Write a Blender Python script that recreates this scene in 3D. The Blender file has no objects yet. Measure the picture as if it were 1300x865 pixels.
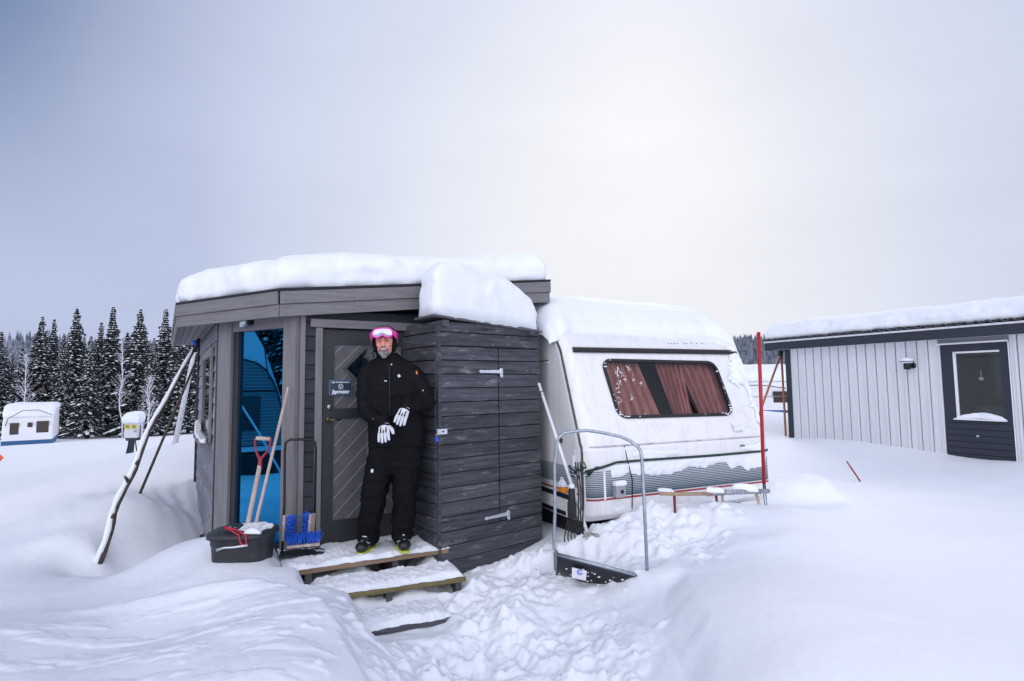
import bpy, bmesh, math, random
import numpy as np
from mathutils import Vector, Matrix, noise as mnoise
random.seed(7); rng = np.random.default_rng(11)
R = math.radians
scene = bpy.context.scene
C = bpy.data.collections.new('place'); scene.collection.children.link(C)

# ------------------------------------------------------------------ camera
F = 722.0; CX, CY = 650.0, 432.5; CAMZ = 1.82
PITCH = math.atan((488-432.5)/F); ROLL = 0.012
cam_d = bpy.data.cameras.new('camera'); cam = bpy.data.objects.new('camera', cam_d); C.objects.link(cam)
cam_d.sensor_width = 36; cam_d.lens = F/1300*36; cam_d.clip_end = 5000; cam_d.clip_start = 0.05
CM = Matrix.Translation((0, 0, CAMZ)) @ Matrix.Rotation(math.pi/2+PITCH, 4, 'X') @ Matrix.Rotation(-ROLL, 4, 'Z')
cam.matrix_world = CM; scene.camera = cam
CAM = Vector((0, 0, CAMZ)); CR = CM.to_3x3()
def ray(px, py): return CR @ Vector(((px-CX)/F, -(py-CY)/F, -1.0))
def P(px, py, D):
    r = ray(px, py); return CAM + r*(D/r.y)
def G(px, py, z):
    r = ray(px, py); return CAM + r*((z-CAMZ)/r.z)
def PL(px, py, p0, n):
    r = ray(px, py); return CAM + r*((p0-CAM).dot(n)/r.dot(n))
def vpdir(px):
    r = ray(px, 488); return Vector((r.x, r.y, 0)).normalized()

# ------------------------------------------------------------------ noise
def _h(ix, iy, iz, s):
    n = (ix*374761393 + iy*668265263 + iz*2147483647 + s*974711) & 0xffffffff
    n = (n ^ (n >> 13)) * 1274126177 & 0xffffffff
    n = (n ^ (n >> 16)) * 2246822519 & 0xffffffff
    return ((n ^ (n >> 15)) & 0xffff)/65535.0
def vnoise(x, y, z=None, s=0):
    x = np.asarray(x, float); y = np.asarray(y, float); z = np.zeros_like(x) if z is None else np.asarray(z, float)
    xi, yi, zi = np.floor(x).astype(np.int64), np.floor(y).astype(np.int64), np.floor(z).astype(np.int64)
    fx, fy, fz = x-xi, y-yi, z-zi
    fx, fy, fz = [f*f*f*(f*(f*6-15)+10) for f in (fx, fy, fz)]
    r = 0
    for a in (0, 1):
        for b in (0, 1):
            for c in (0, 1):
                r = r + _h(xi+a, yi+b, zi+c, s)*(fx if a else 1-fx)*(fy if b else 1-fy)*(fz if c else 1-fz)
    return r*2-1
def fbm(x, y, z=None, s=0, o=4, g=.5):
    t = 0; a = 1; f = 1
    for i in range(o):
        t = t + a*vnoise(np.asarray(x)*f+i*17.3, np.asarray(y)*f-i*9.1, None if z is None else np.asarray(z)*f, s+i); a *= g; f *= 2.03
    return t
def sstep(a, b, x):
    t = np.clip((x-a)/(b-a), 0, 1); return t*t*(3-2*t)

# ------------------------------------------------------------------ materials
def mat(name, col, rough=.7, metal=0.0, spec=.5, col2=None, nscale=(8, 8, 8), namt=.5, bump=0, bscale=60, detail=6, extra=None, coat=0, ramp=(.35, .68)):
    m = bpy.data.materials.new(name); m.use_nodes = True
    nt = m.node_tree; N = nt.nodes; L = nt.links
    b = N['Principled BSDF']; b.inputs['Base Color'].default_value = (*col, 1)
    b.inputs['Roughness'].default_value = rough; b.inputs['Metallic'].default_value = metal
    b.inputs['Specular IOR Level'].default_value = spec; b.inputs['Coat Weight'].default_value = coat
    tc = N.new('ShaderNodeTexCoord')
    if col2 is not None:
        mp = N.new('ShaderNodeMapping'); mp.inputs['Scale'].default_value = nscale
        L.new(tc.outputs['Object'], mp.inputs['Vector'])
        n = N.new('ShaderNodeTexNoise'); n.inputs['Scale'].default_value = 1; n.inputs['Detail'].default_value = detail; n.inputs['Roughness'].default_value = .62
        L.new(mp.outputs[0], n.inputs['Vector'])
        rp = N.new('ShaderNodeValToRGB'); rp.color_ramp.elements[0].color = (*col, 1); rp.color_ramp.elements[1].color = (*col2, 1)
        rp.color_ramp.elements[0].position = ramp[0]; rp.color_ramp.elements[1].position = ramp[1]
        L.new(n.outputs['Fac'], rp.inputs[0]); L.new(rp.outputs[0], b.inputs['Base Color'])
    if bump:
        mp2 = N.new('ShaderNodeMapping'); mp2.inputs['Scale'].default_value = tuple(bscale*(s/max(nscale)) for s in nscale)
        L.new(tc.outputs['Object'], mp2.inputs['Vector'])
        n2 = N.new('ShaderNodeTexNoise'); n2.inputs['Scale'].default_value = 1; n2.inputs['Detail'].default_value = 5
        L.new(mp2.outputs[0], n2.inputs['Vector'])
        bp = N.new('ShaderNodeBump'); bp.inputs['Strength'].default_value = bump; bp.inputs['Distance'].default_value = .01
        L.new(n2.outputs['Fac'], bp.inputs['Height']); L.new(bp.outputs[0], b.inputs['Normal'])
    if extra: extra(nt, b, tc)
    return m

def board_wood(name, c1, c2, c3, rough=.75, wear=.55, axis='x', frost=0.0):
    """painted boards: grain along the board, each board a little different, worn pale streaks"""
    def ex(nt, b, tc):
        N, L = nt.nodes, nt.links
        mp = N.new('ShaderNodeMapping'); mp.inputs['Scale'].default_value = (2.2, 30, 34) if axis == 'x' else (34, 30, 2.2)
        geo = N.new('ShaderNodeNewGeometry')
        add = N.new('ShaderNodeVectorMath'); add.operation = 'ADD'
        mul = N.new('ShaderNodeMath'); mul.operation = 'MULTIPLY'; mul.inputs[1].default_value = 13.7
        L.new(geo.outputs['Random Per Island'], mul.inputs[0]); L.new(tc.outputs['Object'], add.inputs[0]); L.new(mul.outputs[0], add.inputs[1])
        L.new(add.outputs[0], mp.inputs['Vector'])
        g = N.new('ShaderNodeTexNoise'); g.inputs['Scale'].default_value = 1; g.inputs['Detail'].default_value = 8; g.inputs['Roughness'].default_value = .7
        L.new(mp.outputs[0], g.inputs['Vector'])
        r = N.new('ShaderNodeValToRGB'); e = r.color_ramp.elements
        e[0].color = (*c1, 1); e[0].position = .32; e[1].color = (*c2, 1); e[1].position = .68
        L.new(g.outputs['Fac'], r.inputs[0])
        # worn patches
        mp2 = N.new('ShaderNodeMapping'); mp2.inputs['Scale'].default_value = (3.2, 9, 14) if axis == 'x' else (14, 9, 3.2)
        L.new(add.outputs[0], mp2.inputs['Vector'])
        w = N.new('ShaderNodeTexNoise'); w.inputs['Scale'].default_value = 1; w.inputs['Detail'].default_value = 10; w.inputs['Roughness'].default_value = .75
        L.new(mp2.outputs[0], w.inputs['Vector'])
        wr = N.new('ShaderNodeValToRGB'); wr.color_ramp.elements[0].position = wear; wr.color_ramp.elements[1].position = wear+.16
        L.new(w.outputs['Fac'], wr.inputs[0])
        mx = N.new('ShaderNodeMix'); mx.data_type = 'RGBA'
        L.new(wr.outputs[0], mx.inputs['Factor']); L.new(r.outputs[0], mx.inputs['A']); mx.inputs['B'].default_value = (*c3, 1)
        hs = N.new('ShaderNodeHueSaturation')
        mr = N.new('ShaderNodeMapRange'); mr.inputs['To Min'].default_value = .75; mr.inputs['To Max'].default_value = 1.25
        L.new(geo.outputs['Random Per Island'], mr.inputs[0]); L.new(mr.outputs[0], hs.inputs['Value']); L.new(mx.outputs['Result'], hs.inputs['Color'])
        L.new(hs.outputs[0], b.inputs['Base Color'])
        bp = N.new('ShaderNodeBump'); bp.inputs['Strength'].default_value = .35; bp.inputs['Distance'].default_value = .004
        L.new(g.outputs['Fac'], bp.inputs['Height']); L.new(bp.outputs[0], b.inputs['Normal'])
    return mat(name, c1, rough, extra=ex, spec=.35)

def snow_mat(name, grain=1.0):
    def ex(nt, b, tc):
        N, L = nt.nodes, nt.links
        n1 = N.new('ShaderNodeTexNoise'); n1.inputs['Scale'].default_value = 9; n1.inputs['Detail'].default_value = 8; n1.inputs['Roughness'].default_value = .68
        n2 = N.new('ShaderNodeTexNoise'); n2.inputs['Scale'].default_value = 160; n2.inputs['Detail'].default_value = 3
        L.new(tc.outputs['Object'], n1.inputs['Vector']); L.new(tc.outputs['Object'], n2.inputs['Vector'])
        b1 = N.new('ShaderNodeBump'); b1.inputs['Strength'].default_value = .25*grain; b1.inputs['Distance'].default_value = .02
        b2 = N.new('ShaderNodeBump'); b2.inputs['Strength'].default_value = .5*grain; b2.inputs['Distance'].default_value = .004
        L.new(n1.outputs['Fac'], b1.inputs['Height']); L.new(n2.outputs['Fac'], b2.inputs['Height']); L.new(b1.outputs[0], b2.inputs['Normal'])
        L.new(b2.outputs[0], b.inputs['Normal'])
    return mat(name, (.86, .88, .925), .7, spec=.25, extra=ex)

M = {}
M['snow'] = snow_mat('snow'); M['snow_soft'] = snow_mat('snow_soft', 1.0)
M['shed'] = board_wood('shed_boards', (.026, .028, .035), (.095, .099, .115), (.25, .245, .255), wear=.555)
M['siding'] = board_wood('siding_boards', (.02, .023, .03), (.042, .045, .056), (.10, .10, .115), wear=.66)
M['siding_frost'] = board_wood('frosted_boards', (.13, .135, .16), (.28, .285, .33), (.5, .51, .57), wear=.54)
M['trim'] = board_wood('trim_boards', (.17, .165, .172), (.25, .242, .252), (.36, .35, .37), wear=.66)
M['trimv'] = board_wood('trim_posts', (.17, .165, .172), (.25, .242, .252), (.36, .35, .37), wear=.66, axis='z')
M['soffit'] = board_wood('soffit_boards', (.12, .115, .13), (.22, .21, .23), (.4, .4, .45), wear=.6)
M['felt'] = mat('roof_felt', (.02, .021, .025), .9, bump=.5, bscale=80)
M['doorframe'] = mat('door_dark', (.016, .018, .024), .5, col2=(.028, .03, .038), nscale=(5, 20, 3))
M['doorpanel'] = mat('door_panel', (.085, .085, .092), .6, col2=(.12, .12, .128), nscale=(9, 9, 9), bump=.1)
M['groove_highlight'] = mat('bead_highlight', (.30, .30, .34), .4)  # pale colour stands in for light caught on the groove bevels
M['black'] = mat('black_rubber', (.012, .012, .014), .5)
M['blackmetal'] = mat('black_metal', (.015, .015, .018), .35, metal=.3)
M['steel'] = mat('galvanised_steel', (.33, .37, .42), .36, metal=.85, col2=(.5, .54, .6), nscale=(30, 30, 30))
M['zinc'] = mat('zinc_hinge', (.62, .64, .7), .35, metal=.7, col2=(.8, .82, .86), nscale=(40, 40, 40))
M['brass'] = mat('worn_brass', (.16, .12, .08), .35, metal=.8)
M['alu'] = mat('brushed_alu', (.55, .56, .6), .32, metal=.9)
M['lumber'] = board_wood('deck_lumber', (.19, .125, .085), (.33, .225, .155), (.42, .32, .25), wear=.62)
M['lumber2'] = board_wood('aged_lumber', (.15, .12, .055), (.27, .215, .10), (.33, .29, .2), wear=.62)
M['greyboard'] = board_wood('grey_board', (.06, .06, .07), (.12, .12, .135), (.3, .3, .33), wear=.62)
M['blueglass'] = mat('blue_mirror_glass', (.014, .235, .50), .012, metal=1.0)
M['darkglass'] = mat('dark_glass', (.008, .01, .014), .03, spec=.9)
M['caravan'] = mat('caravan_white', (.84, .83, .83), .32, col2=(.68, .67, .67), nscale=(16, 16, 1.1), ramp=(.5, .82), bump=.06, bscale=10, coat=.2)
M['caravan_side'] = mat('caravan_side_panel', (.47, .475, .5), .4, col2=(.4, .405, .43), nscale=(2, 2, 4))
M['red'] = mat('red_paint', (.42, .012, .02), .45)
M['stripe_red'] = mat('stripe_red', (.34, .02, .035), .4)
M['navy'] = mat('navy_trim', (.012, .018, .035), .4)
M['pink'] = mat('pink_frame', (.75, .045, .36), .35)
M['jacket'] = mat('jacket_black', (.004, .004, .0055), .7, spec=.16, bump=.25, bscale=200)
M['trouser'] = mat('trouser_black', (.0035, .0035, .0048), .7, spec=.14, bump=.2, bscale=220)
M['glove'] = mat('glove_white', (.62, .63, .68), .6, col2=(.72, .73, .77), nscale=(30, 30, 30), bump=.2)
M['skin'] = mat('ruddy_skin', (.70, .23, .185), .42, col2=(.84, .40, .33), nscale=(28, 28, 28))
M['beard'] = mat('grey_beard', (.07, .06, .058), .9, col2=(.42, .40, .40), nscale=(90, 90, 50), bump=.8, bscale=160)
M['teeth'] = mat('teeth', (.75, .7, .64), .3)
M['lips'] = mat('lips', (.36, .10, .10), .5)
M['eye'] = mat('eye_dark', (.03, .02, .02), .2)
M['helmet'] = mat('helmet_shell', (.02, .022, .026), .3, coat=.4)
M['lens'] = mat('mirror_lens', (.5, .48, .66), .07, metal=1.0)
M['boot'] = mat('boot_shell', (.012, .012, .015), .3)
M['lime'] = mat('boot_lime', (.55, .62, .03), .5)
M['orange'] = mat('orange_plastic', (.72, .16, .02), .45)
M['blue'] = mat('blue_bristle', (.012, .11, .62), .45)
M['padlock'] = mat('padlock_blue', (.01, .10, .55), .35)
M['tub'] = mat('tub_plastic', (.018, .02, .023), .5, col2=(.032, .034, .038), nscale=(12, 12, 12), bump=.1)
M['cordred'] = mat('red_cord', (.5, .01, .05), .5)
M['woodshaft'] = board_wood('bare_shaft', (.36, .27, .24), (.55, .44, .38), (.68, .6, .55), wear=.55, axis='z')
M['bark'] = mat('bark', (.05, .036, .028), .9, col2=(.12, .095, .08), nscale=(40, 40, 12), bump=.8, bscale=60)
M['birch'] = mat('frosted_bark', (.5, .5, .55), .9, col2=(.8, .81, .86), nscale=(30, 30, 9))
M['needle'] = mat('spruce_needles', (.010, .016, .017), .8, col2=(.028, .038, .038), nscale=(3, 3, 3))
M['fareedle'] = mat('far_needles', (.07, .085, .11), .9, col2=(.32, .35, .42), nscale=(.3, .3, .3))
M['white'] = mat('white_paint', (.8, .8, .83), .5)
M['cottage'] = mat('cottage_boards', (.66, .665, .69), .6, col2=(.73, .735, .755), nscale=(5, 5, .8))
M['cottdark'] = mat('cottage_dark_trim', (.018, .023, .036), .6, col2=(.026, .031, .046), nscale=(3, 3, 30))
M['bluepanel'] = mat('blue_panel', (.02, .10, .24), .5)
M['brownwin'] = mat('brown_window', (.05, .035, .03), .25)
M['curtain'] = mat('curtain_rose', (.40, .165, .155), .9, col2=(.60, .31, .28), nscale=(14, 14, 2))
M['interior'] = mat('dark_interior', (.03, .03, .033), .8)
M['yellow'] = mat('yellow_plate', (.72, .6, .03), .5)
M['meter'] = mat('meter_shell', (.66, .67, .7), .5)
M['meterpost'] = mat('meter_post', (.02, .032, .038), .5)
M['green'] = mat('green_strap', (.008, .04, .03), .6)
M['rope'] = mat('frayed_rope', (.28, .25, .23), .9, col2=(.5, .48, .47), nscale=(60, 60, 60))
M['sign'] = mat('sign_plate', (.02, .045, .075), .35)
M['signrim'] = mat('sign_rim', (.08, .16, .26), .3)
M['corr'] = mat('corrugated_sheet', (.06, .062, .07), .6)
M['rust'] = mat('orange_pole', (.36, .13, .05), .6, col2=(.5, .22, .1), nscale=(20, 20, 20))
M['cottinside'] = mat('cottage_interior', (.018, .023, .024), .8)
def glass_mat(name, tint=(.9, .95, .97), refl=.12):
    m = bpy.data.materials.new(name); m.use_nodes = True; nt = m.node_tree; N = nt.nodes; L = nt.links
    N.remove(N['Principled BSDF']); out = N['Material Output']
    t = N.new('ShaderNodeBsdfTransparent'); t.inputs[0].default_value = (*tint, 1)
    g = N.new('ShaderNodeBsdfGlossy'); g.inputs['Roughness'].default_value = .02
    fr = N.new('ShaderNodeFresnel'); fr.inputs[0].default_value = 1.5
    ad = N.new('ShaderNodeMath'); ad.operation = 'ADD'; ad.inputs[1].default_value = refl*.4; L.new(fr.outputs[0], ad.inputs[0])
    mx = N.new('ShaderNodeMixShader'); L.new(ad.outputs[0], mx.inputs[0]); L.new(t.outputs[0], mx.inputs[1]); L.new(g.outputs[0], mx.inputs[2])
    L.new(mx.outputs[0], out.inputs[0]); return m
M['glass'] = glass_mat('window_glass', (.85, .9, .9), .03)
M['smoked'] = glass_mat('smoked_glass', (.86, .84, .84), .04)
M['clear'] = glass_mat('clear_sleeve', (.85, .87, .9), .2)
def band_mat():
    def ex(nt, b, tc):
        N, L = nt.nodes, nt.links
        sep = N.new('ShaderNodeSeparateXYZ'); L.new(tc.outputs['Object'], sep.inputs[0])
        a = N.new('ShaderNodeMath'); a.operation = 'MULTIPLY'; a.inputs[1].default_value = 2*math.pi/.0165; L.new(sep.outputs['Z'], a.inputs[0])
        s = N.new('ShaderNodeMath'); s.operation = 'SINE'; L.new(a.outputs[0], s.inputs[0])
        # lines get thicker towards the bottom of the printed band
        mr = N.new('ShaderNodeMapRange'); mr.inputs['From Min'].default_value = .79; mr.inputs['From Max'].default_value = 1.12; mr.inputs['To Min'].default_value = -1.05; mr.inputs['To Max'].default_value = .95
        L.new(sep.outputs['Z'], mr.inputs[0])
        g = N.new('ShaderNodeMath'); g.operation = 'GREATER_THAN'; L.new(s.outputs[0], g.inputs[0]); L.new(mr.outputs[0], g.inputs[1])
        mx = N.new('ShaderNodeMix'); mx.data_type = 'RGBA'; mx.inputs['A'].default_value = (.55, .56, .58, 1); mx.inputs['B'].default_value = (.06, .10, .13, 1)
        L.new(g.outputs[0], mx.inputs['Factor']); L.new(mx.outputs['Result'], b.inputs['Base Color'])
    return mat('printed_band', (.1, .15, .2), .4, extra=ex)
M['band'] = band_mat()

# ------------------------------------------------------------------ mesh building
class MB:
    def __init__(s): s.v = []; s.f = []; s.sm = []
    def add(s, vs, fs, smooth=False):
        o = len(s.v); s.v += [tuple(v) for v in vs]; s.f += [tuple(i+o for i in f) for f in fs]; s.sm += [smooth]*len(fs); return s
    def box(s, a, b, mtx=None):
        x0, y0, z0 = [min(p, q) for p, q in zip(a, b)]; x1, y1, z1 = [max(p, q) for p, q in zip(a, b)]
        vs = [(x0,y0,z0),(x1,y0,z0),(x1,y1,z0),(x0,y1,z0),(x0,y0,z1),(x1,y0,z1),(x1,y1,z1),(x0,y1,z1)]
        if mtx: vs = [mtx @ Vector(v) for v in vs]
        return s.add(vs, [(0,3,2,1),(4,5,6,7),(0,1,5,4),(1,2,6,5),(2,3,7,6),(3,0,4,7)])
    def prism(s, poly, z0, z1):
        n = len(poly); zf0 = z0 if callable(z0) else (lambda x, y: z0); zf1 = z1 if callable(z1) else (lambda x, y: z1)
        a = sum(poly[i][0]*poly[(i+1) % n][1]-poly[(i+1) % n][0]*poly[i][1] for i in range(n))
        if a < 0: poly = poly[::-1]
        vs = [(x, y, zf0(x, y)) for x, y in poly]+[(x, y, zf1(x, y)) for x, y in poly]
        return s.add(vs, [tuple(range(n))[::-1], tuple(range(n, 2*n))]+[(i, (i+1) % n, n+(i+1) % n, n+i) for i in range(n)])
    def tube(s, pts, r, n=10, cap=True):
        pts = [Vector(p) for p in pts]; rs = r if isinstance(r, (list, tuple)) else [r]*len(pts)
        ref = None; vs = []
        for i, p in enumerate(pts):
            d = (pts[min(i+1, len(pts)-1)]-pts[max(i-1, 0)]).normalized()
            if ref is None: ref = d.orthogonal().normalized()
            ref = (ref-d*ref.dot(d)).normalized(); bi = d.cross(ref)
            for k in range(n):
                a = 2*math.pi*k/n; vs.append(p+ref*(math.cos(a)*rs[i])+bi*(math.sin(a)*rs[i]))
        fs = [(i*n+k, i*n+(k+1) % n, (i+1)*n+(k+1) % n, (i+1)*n+k) for i in range(len(pts)-1) for k in range(n)]
        if cap: fs += [tuple(range(n))[::-1], tuple(range((len(pts)-1)*n, len(pts)*n))]
        return s.add(vs, fs, True)
    def ell(s, c, r, mtx=None, nu=20, nv=12):
        vs = []; c = Vector(c)
        if not isinstance(r, (tuple, list, Vector)): r = (r, r, r)
        for j in range(nv+1):
            t = math.pi*j/nv
            for i in range(nu):
                a = 2*math.pi*i/nu; v = Vector((r[0]*math.sin(t)*math.cos(a), r[1]*math.sin(t)*math.sin(a), -r[2]*math.cos(t)))
                if mtx: v = mtx @ v
                vs.append(c+v)
        # collapse the poles into one vertex each
        o = vs[nu:-nu]; vs2 = [vs[0]]+o+[vs[-1]]; fs = []
        for i in range(nu): fs.append((0, 1+(i+1) % nu, 1+i)[::1])
        m = nv-1
        for j in range(m-1):
            for i in range(nu): fs.append((1+j*nu+i, 1+j*nu+(i+1) % nu, 1+(j+1)*nu+(i+1) % nu, 1+(j+1)*nu+i))
        l = len(vs2)-1
        for i in range(nu): fs.append((l, 1+(m-1)*nu+i, 1+(m-1)*nu+(i+1) % nu))
        return s.add(vs2, fs, True)
    def capsule(s, a, b, ra, rb, n=14):
        a, b = Vector(a), Vector(b); d = (b-a).normalized(); pts = []; rs = []
        for t in (-1, -.92, -.7, -.4, 0): pts.append(a+d*ra*t); rs.append(ra*math.sqrt(max(1-t*t, .0004)))
        for t in (0, .4, .7, .92, 1): pts.append(b+d*rb*t); rs.append(rb*math.sqrt(max(1-t*t, .0004)))
        return s.tube(pts, rs, n)
    def chain(s, pts, rs, n=14):
        for i in range(len(pts)-1): s.capsule(pts[i], pts[i+1], rs[i], rs[i+1], n)
        return s
    def loft(s, rings, n=28, e=2.0):
        vs = []
        for (c, rx, ry) in rings:
            for k in range(n):
                a = 2*math.pi*k/n; ca, sa = math.cos(a), math.sin(a)
                vs.append((c[0]+rx*math.copysign(abs(ca)**(2/e), ca), c[1]+ry*math.copysign(abs(sa)**(2/e), sa), c[2]))
        m = len(rings)
        fs = [(i*n+k, i*n+(k+1) % n, (i+1)*n+(k+1) % n, (i+1)*n+k) for i in range(m-1) for k in range(n)]
        fs += [tuple(range(n))[::-1], tuple(range((m-1)*n, m*n))]
        return s.add(vs, fs, True)
    def grid(s, Vs, nu, nv, keep=None):
        fs = []
        for j in range(nv-1):
            for i in range(nu-1):
                if keep is None or keep[j, i]: fs.append((j*nu+i, j*nu+i+1, (j+1)*nu+i+1, (j+1)*nu+i))
        return s.add(Vs, fs, True)
    def build(s, name, material, parent=None, mtx=None, bevel=0, remesh=0, smooth=None, shade=None):
        me = bpy.data.meshes.new(name); me.from_pydata(s.v, [], s.f); me.validate(clean_customdata=False); me.update()
        if len(me.polygons) == len(s.sm): me.polygons.foreach_set('use_smooth', s.sm)
        o = bpy.data.objects.new(name, me); C.objects.link(o)
        me.materials.append(material)
        if mtx: o.matrix_world = mtx
        if parent: setparent(o, parent)
        if remesh:
            md = o.modifiers.new('r', 'REMESH'); md.mode = 'VOXEL'; md.voxel_size = remesh; md.use_smooth_shade = True
            if smooth:
                ms = o.modifiers.new('s', 'SMOOTH'); ms.iterations = smooth; ms.factor = .5
            bake(o)
        if bevel:
            md = o.modifiers.new('b', 'BEVEL'); md.width = bevel; md.segments = 2; md.limit_method = 'ANGLE'; md.angle_limit = R(40)
        return o
def bake(o):
    bpy.context.view_layer.update()
    dg = bpy.context.evaluated_depsgraph_get(); ev = o.evaluated_get(dg)
    me = bpy.data.meshes.new_from_object(ev); me.name = o.name
    mats = list(o.data.materials); o.modifiers.clear(); o.data = me
    me.materials.clear(); [me.materials.append(m) for m in mats]
def setparent(o, p):
    bpy.context.view_layer.update()
    o.parent = p; o.matrix_parent_inverse = p.matrix_world.inverted()
def tag(o, label=None, cat=None, group=None, kind=None):
    if label: o['label'] = label
    if cat: o['category'] = cat
    if group: o['group'] = group
    if kind: o['kind'] = kind
    return o
def empty(name, loc, label, cat, group=None, kind=None):
    o = bpy.data.objects.new(name, None); C.objects.link(o); o.location = loc; o.empty_display_size = .1
    bpy.context.view_layer.update(); return tag(o, label, cat, group, kind)
def copy_tree(o, parent=None):
    c = o.copy(); C.objects.link(c)
    if parent: c.parent = parent
    for ch in o.children: copy_tree(ch, c)
    return c
def frame(o, u, b):  # local x=u, y=b, z up at world z=0
    m = Matrix.Identity(4); m.col[0] = (*u, 0); m.col[1] = (*b, 0); m.col[2] = (0, 0, 1, 0); m.translation = (o.x, o.y, 0); return m
class Wall:   # vertical wall; local x along, local y INTO the building, z up
    def __init__(s, a, u, flip=False):
        s.o = Vector((a.x, a.y, 0)); s.u = Vector((u.x, u.y, 0)).normalized(); s.b = Vector((-s.u.y, s.u.x, 0)); s.m = frame(s.o, s.u, s.b)
    def at(s, px, py, d=0):
        p = PL(px, py, s.o+s.b*d, s.b); q = p-s.o; return (q.dot(s.u), p.z)
    def w(s, x, y, z): return s.m @ Vector((x, y, z))
def inpoly(poly, x, y):
    c = np.zeros(np.shape(x), bool); n = len(poly)
    for i in range(n):
        x0, y0 = poly[i]; x1, y1 = poly[(i+1) % n]
        if y0 == y1: continue
        c ^= ((y0 > y) != (y1 > y)) & (x < (x1-x0)*(y-y0)/(y1-y0)+x0)
    return c
def edged(poly, x, y):
    d = np.full(np.shape(x), 1e9); n = len(poly)
    for i in range(n):
        ax, ay = poly[i]; bx, by = poly[(i+1) % n]; ex, ey = bx-ax, by-ay
        t = np.clip(((x-ax)*ex+(y-ay)*ey)/(ex*ex+ey*ey+1e-12), 0, 1); d = np.minimum(d, np.hypot(x-ax-t*ex, y-ay-t*ey))
    return d
def pillow(poly, z0, H, r, name='roof_snow', parent=None, over=.03, nz=.03, N=260, rings=46, seed=1, rag=.02, mtx=None, m=None, sq=.75, its=3):
    """snow lying on a polygon: rounded edge that bulges a little over the eave"""
    poly = [Vector((p[0], p[1])) for p in poly]; n = len(poly)
    a = sum(poly[i].x*poly[(i+1) % n].y-poly[(i+1) % n].x*poly[i].y for i in range(n))
    if a < 0: poly = poly[::-1]
    L = [(poly[(i+1) % n]-poly[i]).length for i in range(n)]; T = sum(L); base = []
    for k in range(N):
        t = T*k/N; i = 0
        while t > L[i]: t -= L[i]; i += 1
        base.append(poly[i].lerp(poly[(i+1) % n], t/L[i]))
    for it in range(its): base = [(base[k-1]+base[k]*2+base[(k+1) % N])/4 for k in range(N)]
    c = sum(base, Vector((0, 0)))/N
    zf = z0 if callable(z0) else (lambda x, y: z0); Hf = H if callable(H) else (lambda x, y: H)
    vs = []; prof = []
    nr = 20
    for j in range(nr+1):
        ph = math.pi/2*j/nr; prof.append((r*(1-math.cos(ph))-over*math.sin(min(ph*1.7, math.pi)), math.sin(ph)**sq))
    B = np.array([(p.x, p.y) for p in base]); Cc = np.array([c.x, c.y]); D = Cc-B; Ln = np.linalg.norm(D, axis=1, keepdims=True); Dn = D/Ln
    rows = []
    for (ins, h) in prof:
        rows.append((B+Dn*np.minimum(ins*1.15, Ln*.8), h))
    last = rows[-1][0]
    for j in range(1, rings+1):
        t = j/(rings+.5); rows.append((last+(Cc-last)*t, 1.0))
    V = []
    for k, (xy, h) in enumerate(rows):
        x, y = xy[:, 0], xy[:, 1]
        z = np.array([zf(a, b)+Hf(a, b)*h for a, b in xy])
        nn = fbm(x*1.3+seed, y*1.3, z*1.3, seed, 4)
        z = z+nz*nn*h
        n2 = fbm(x*7+seed, y*7, z*7, seed+5, 3)*.011
        z = z+n2
        if k == 0: z = z-rag*np.clip(fbm(x*9, y*9, None, seed+9, 3), -.2, 1)-.004
        if 0 < k < nr: 
            b_ = fbm(x*2.5, y*2.5, z*3, seed+3, 3)*.03+fbm(x*9, y*9, z*14, seed+13, 3)*.010; x = x-Dn[:, 0]*b_; y = y-Dn[:, 1]*b_
        V += list(zip(x, y, z))
    m_ = len(rows); V.append((c.x, c.y, float(np.mean([v[2] for v in V[-N:]]))))
    fs = [(i*N+k, i*N+(k+1) % N, (i+1)*N+(k+1) % N, (i+1)*N+k) for i in range(m_-1) for k in range(N)]
    fs += [((m_-1)*N+k, (m_-1)*N+(k+1) % N, m_*N) for k in range(N)]
    fs += [tuple(range(N))[::-1]]
    return MB().add(V, fs, True).build(name, m or M['snow_soft'], parent, mtx)

# ================================================================== key plan points
v2 = lambda p: Vector((p.x, p.y, 0))
K = v2(P(377, 488, 4.94))                       # corner between window wall and door wall
dir_door, dir_win, dir_left = vpdir(1830), -vpdir(-606), vpdir(208)
WD = Wall(K, dir_door)
WDLEN = 2.3
Jt = PL(279, 488, K, Vector((-dir_win.y, dir_win.x, 0))); J = v2(Jt)
WW = Wall(J, dir_win); WWLEN = (K-J).length
LWEND = J+dir_left*3.5
WL = Wall(LWEND, -dir_left); WLLEN = 3.5
DECKZ = .42
FL, FR = G(378, 725, DECKZ), G(570, 697, DECKZ)
S2L, S2R = G(402, 760, .30), G(592, 733, .30)
S3L, S3R = G(468, 803, .17), G(567, 785, .17)

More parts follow.
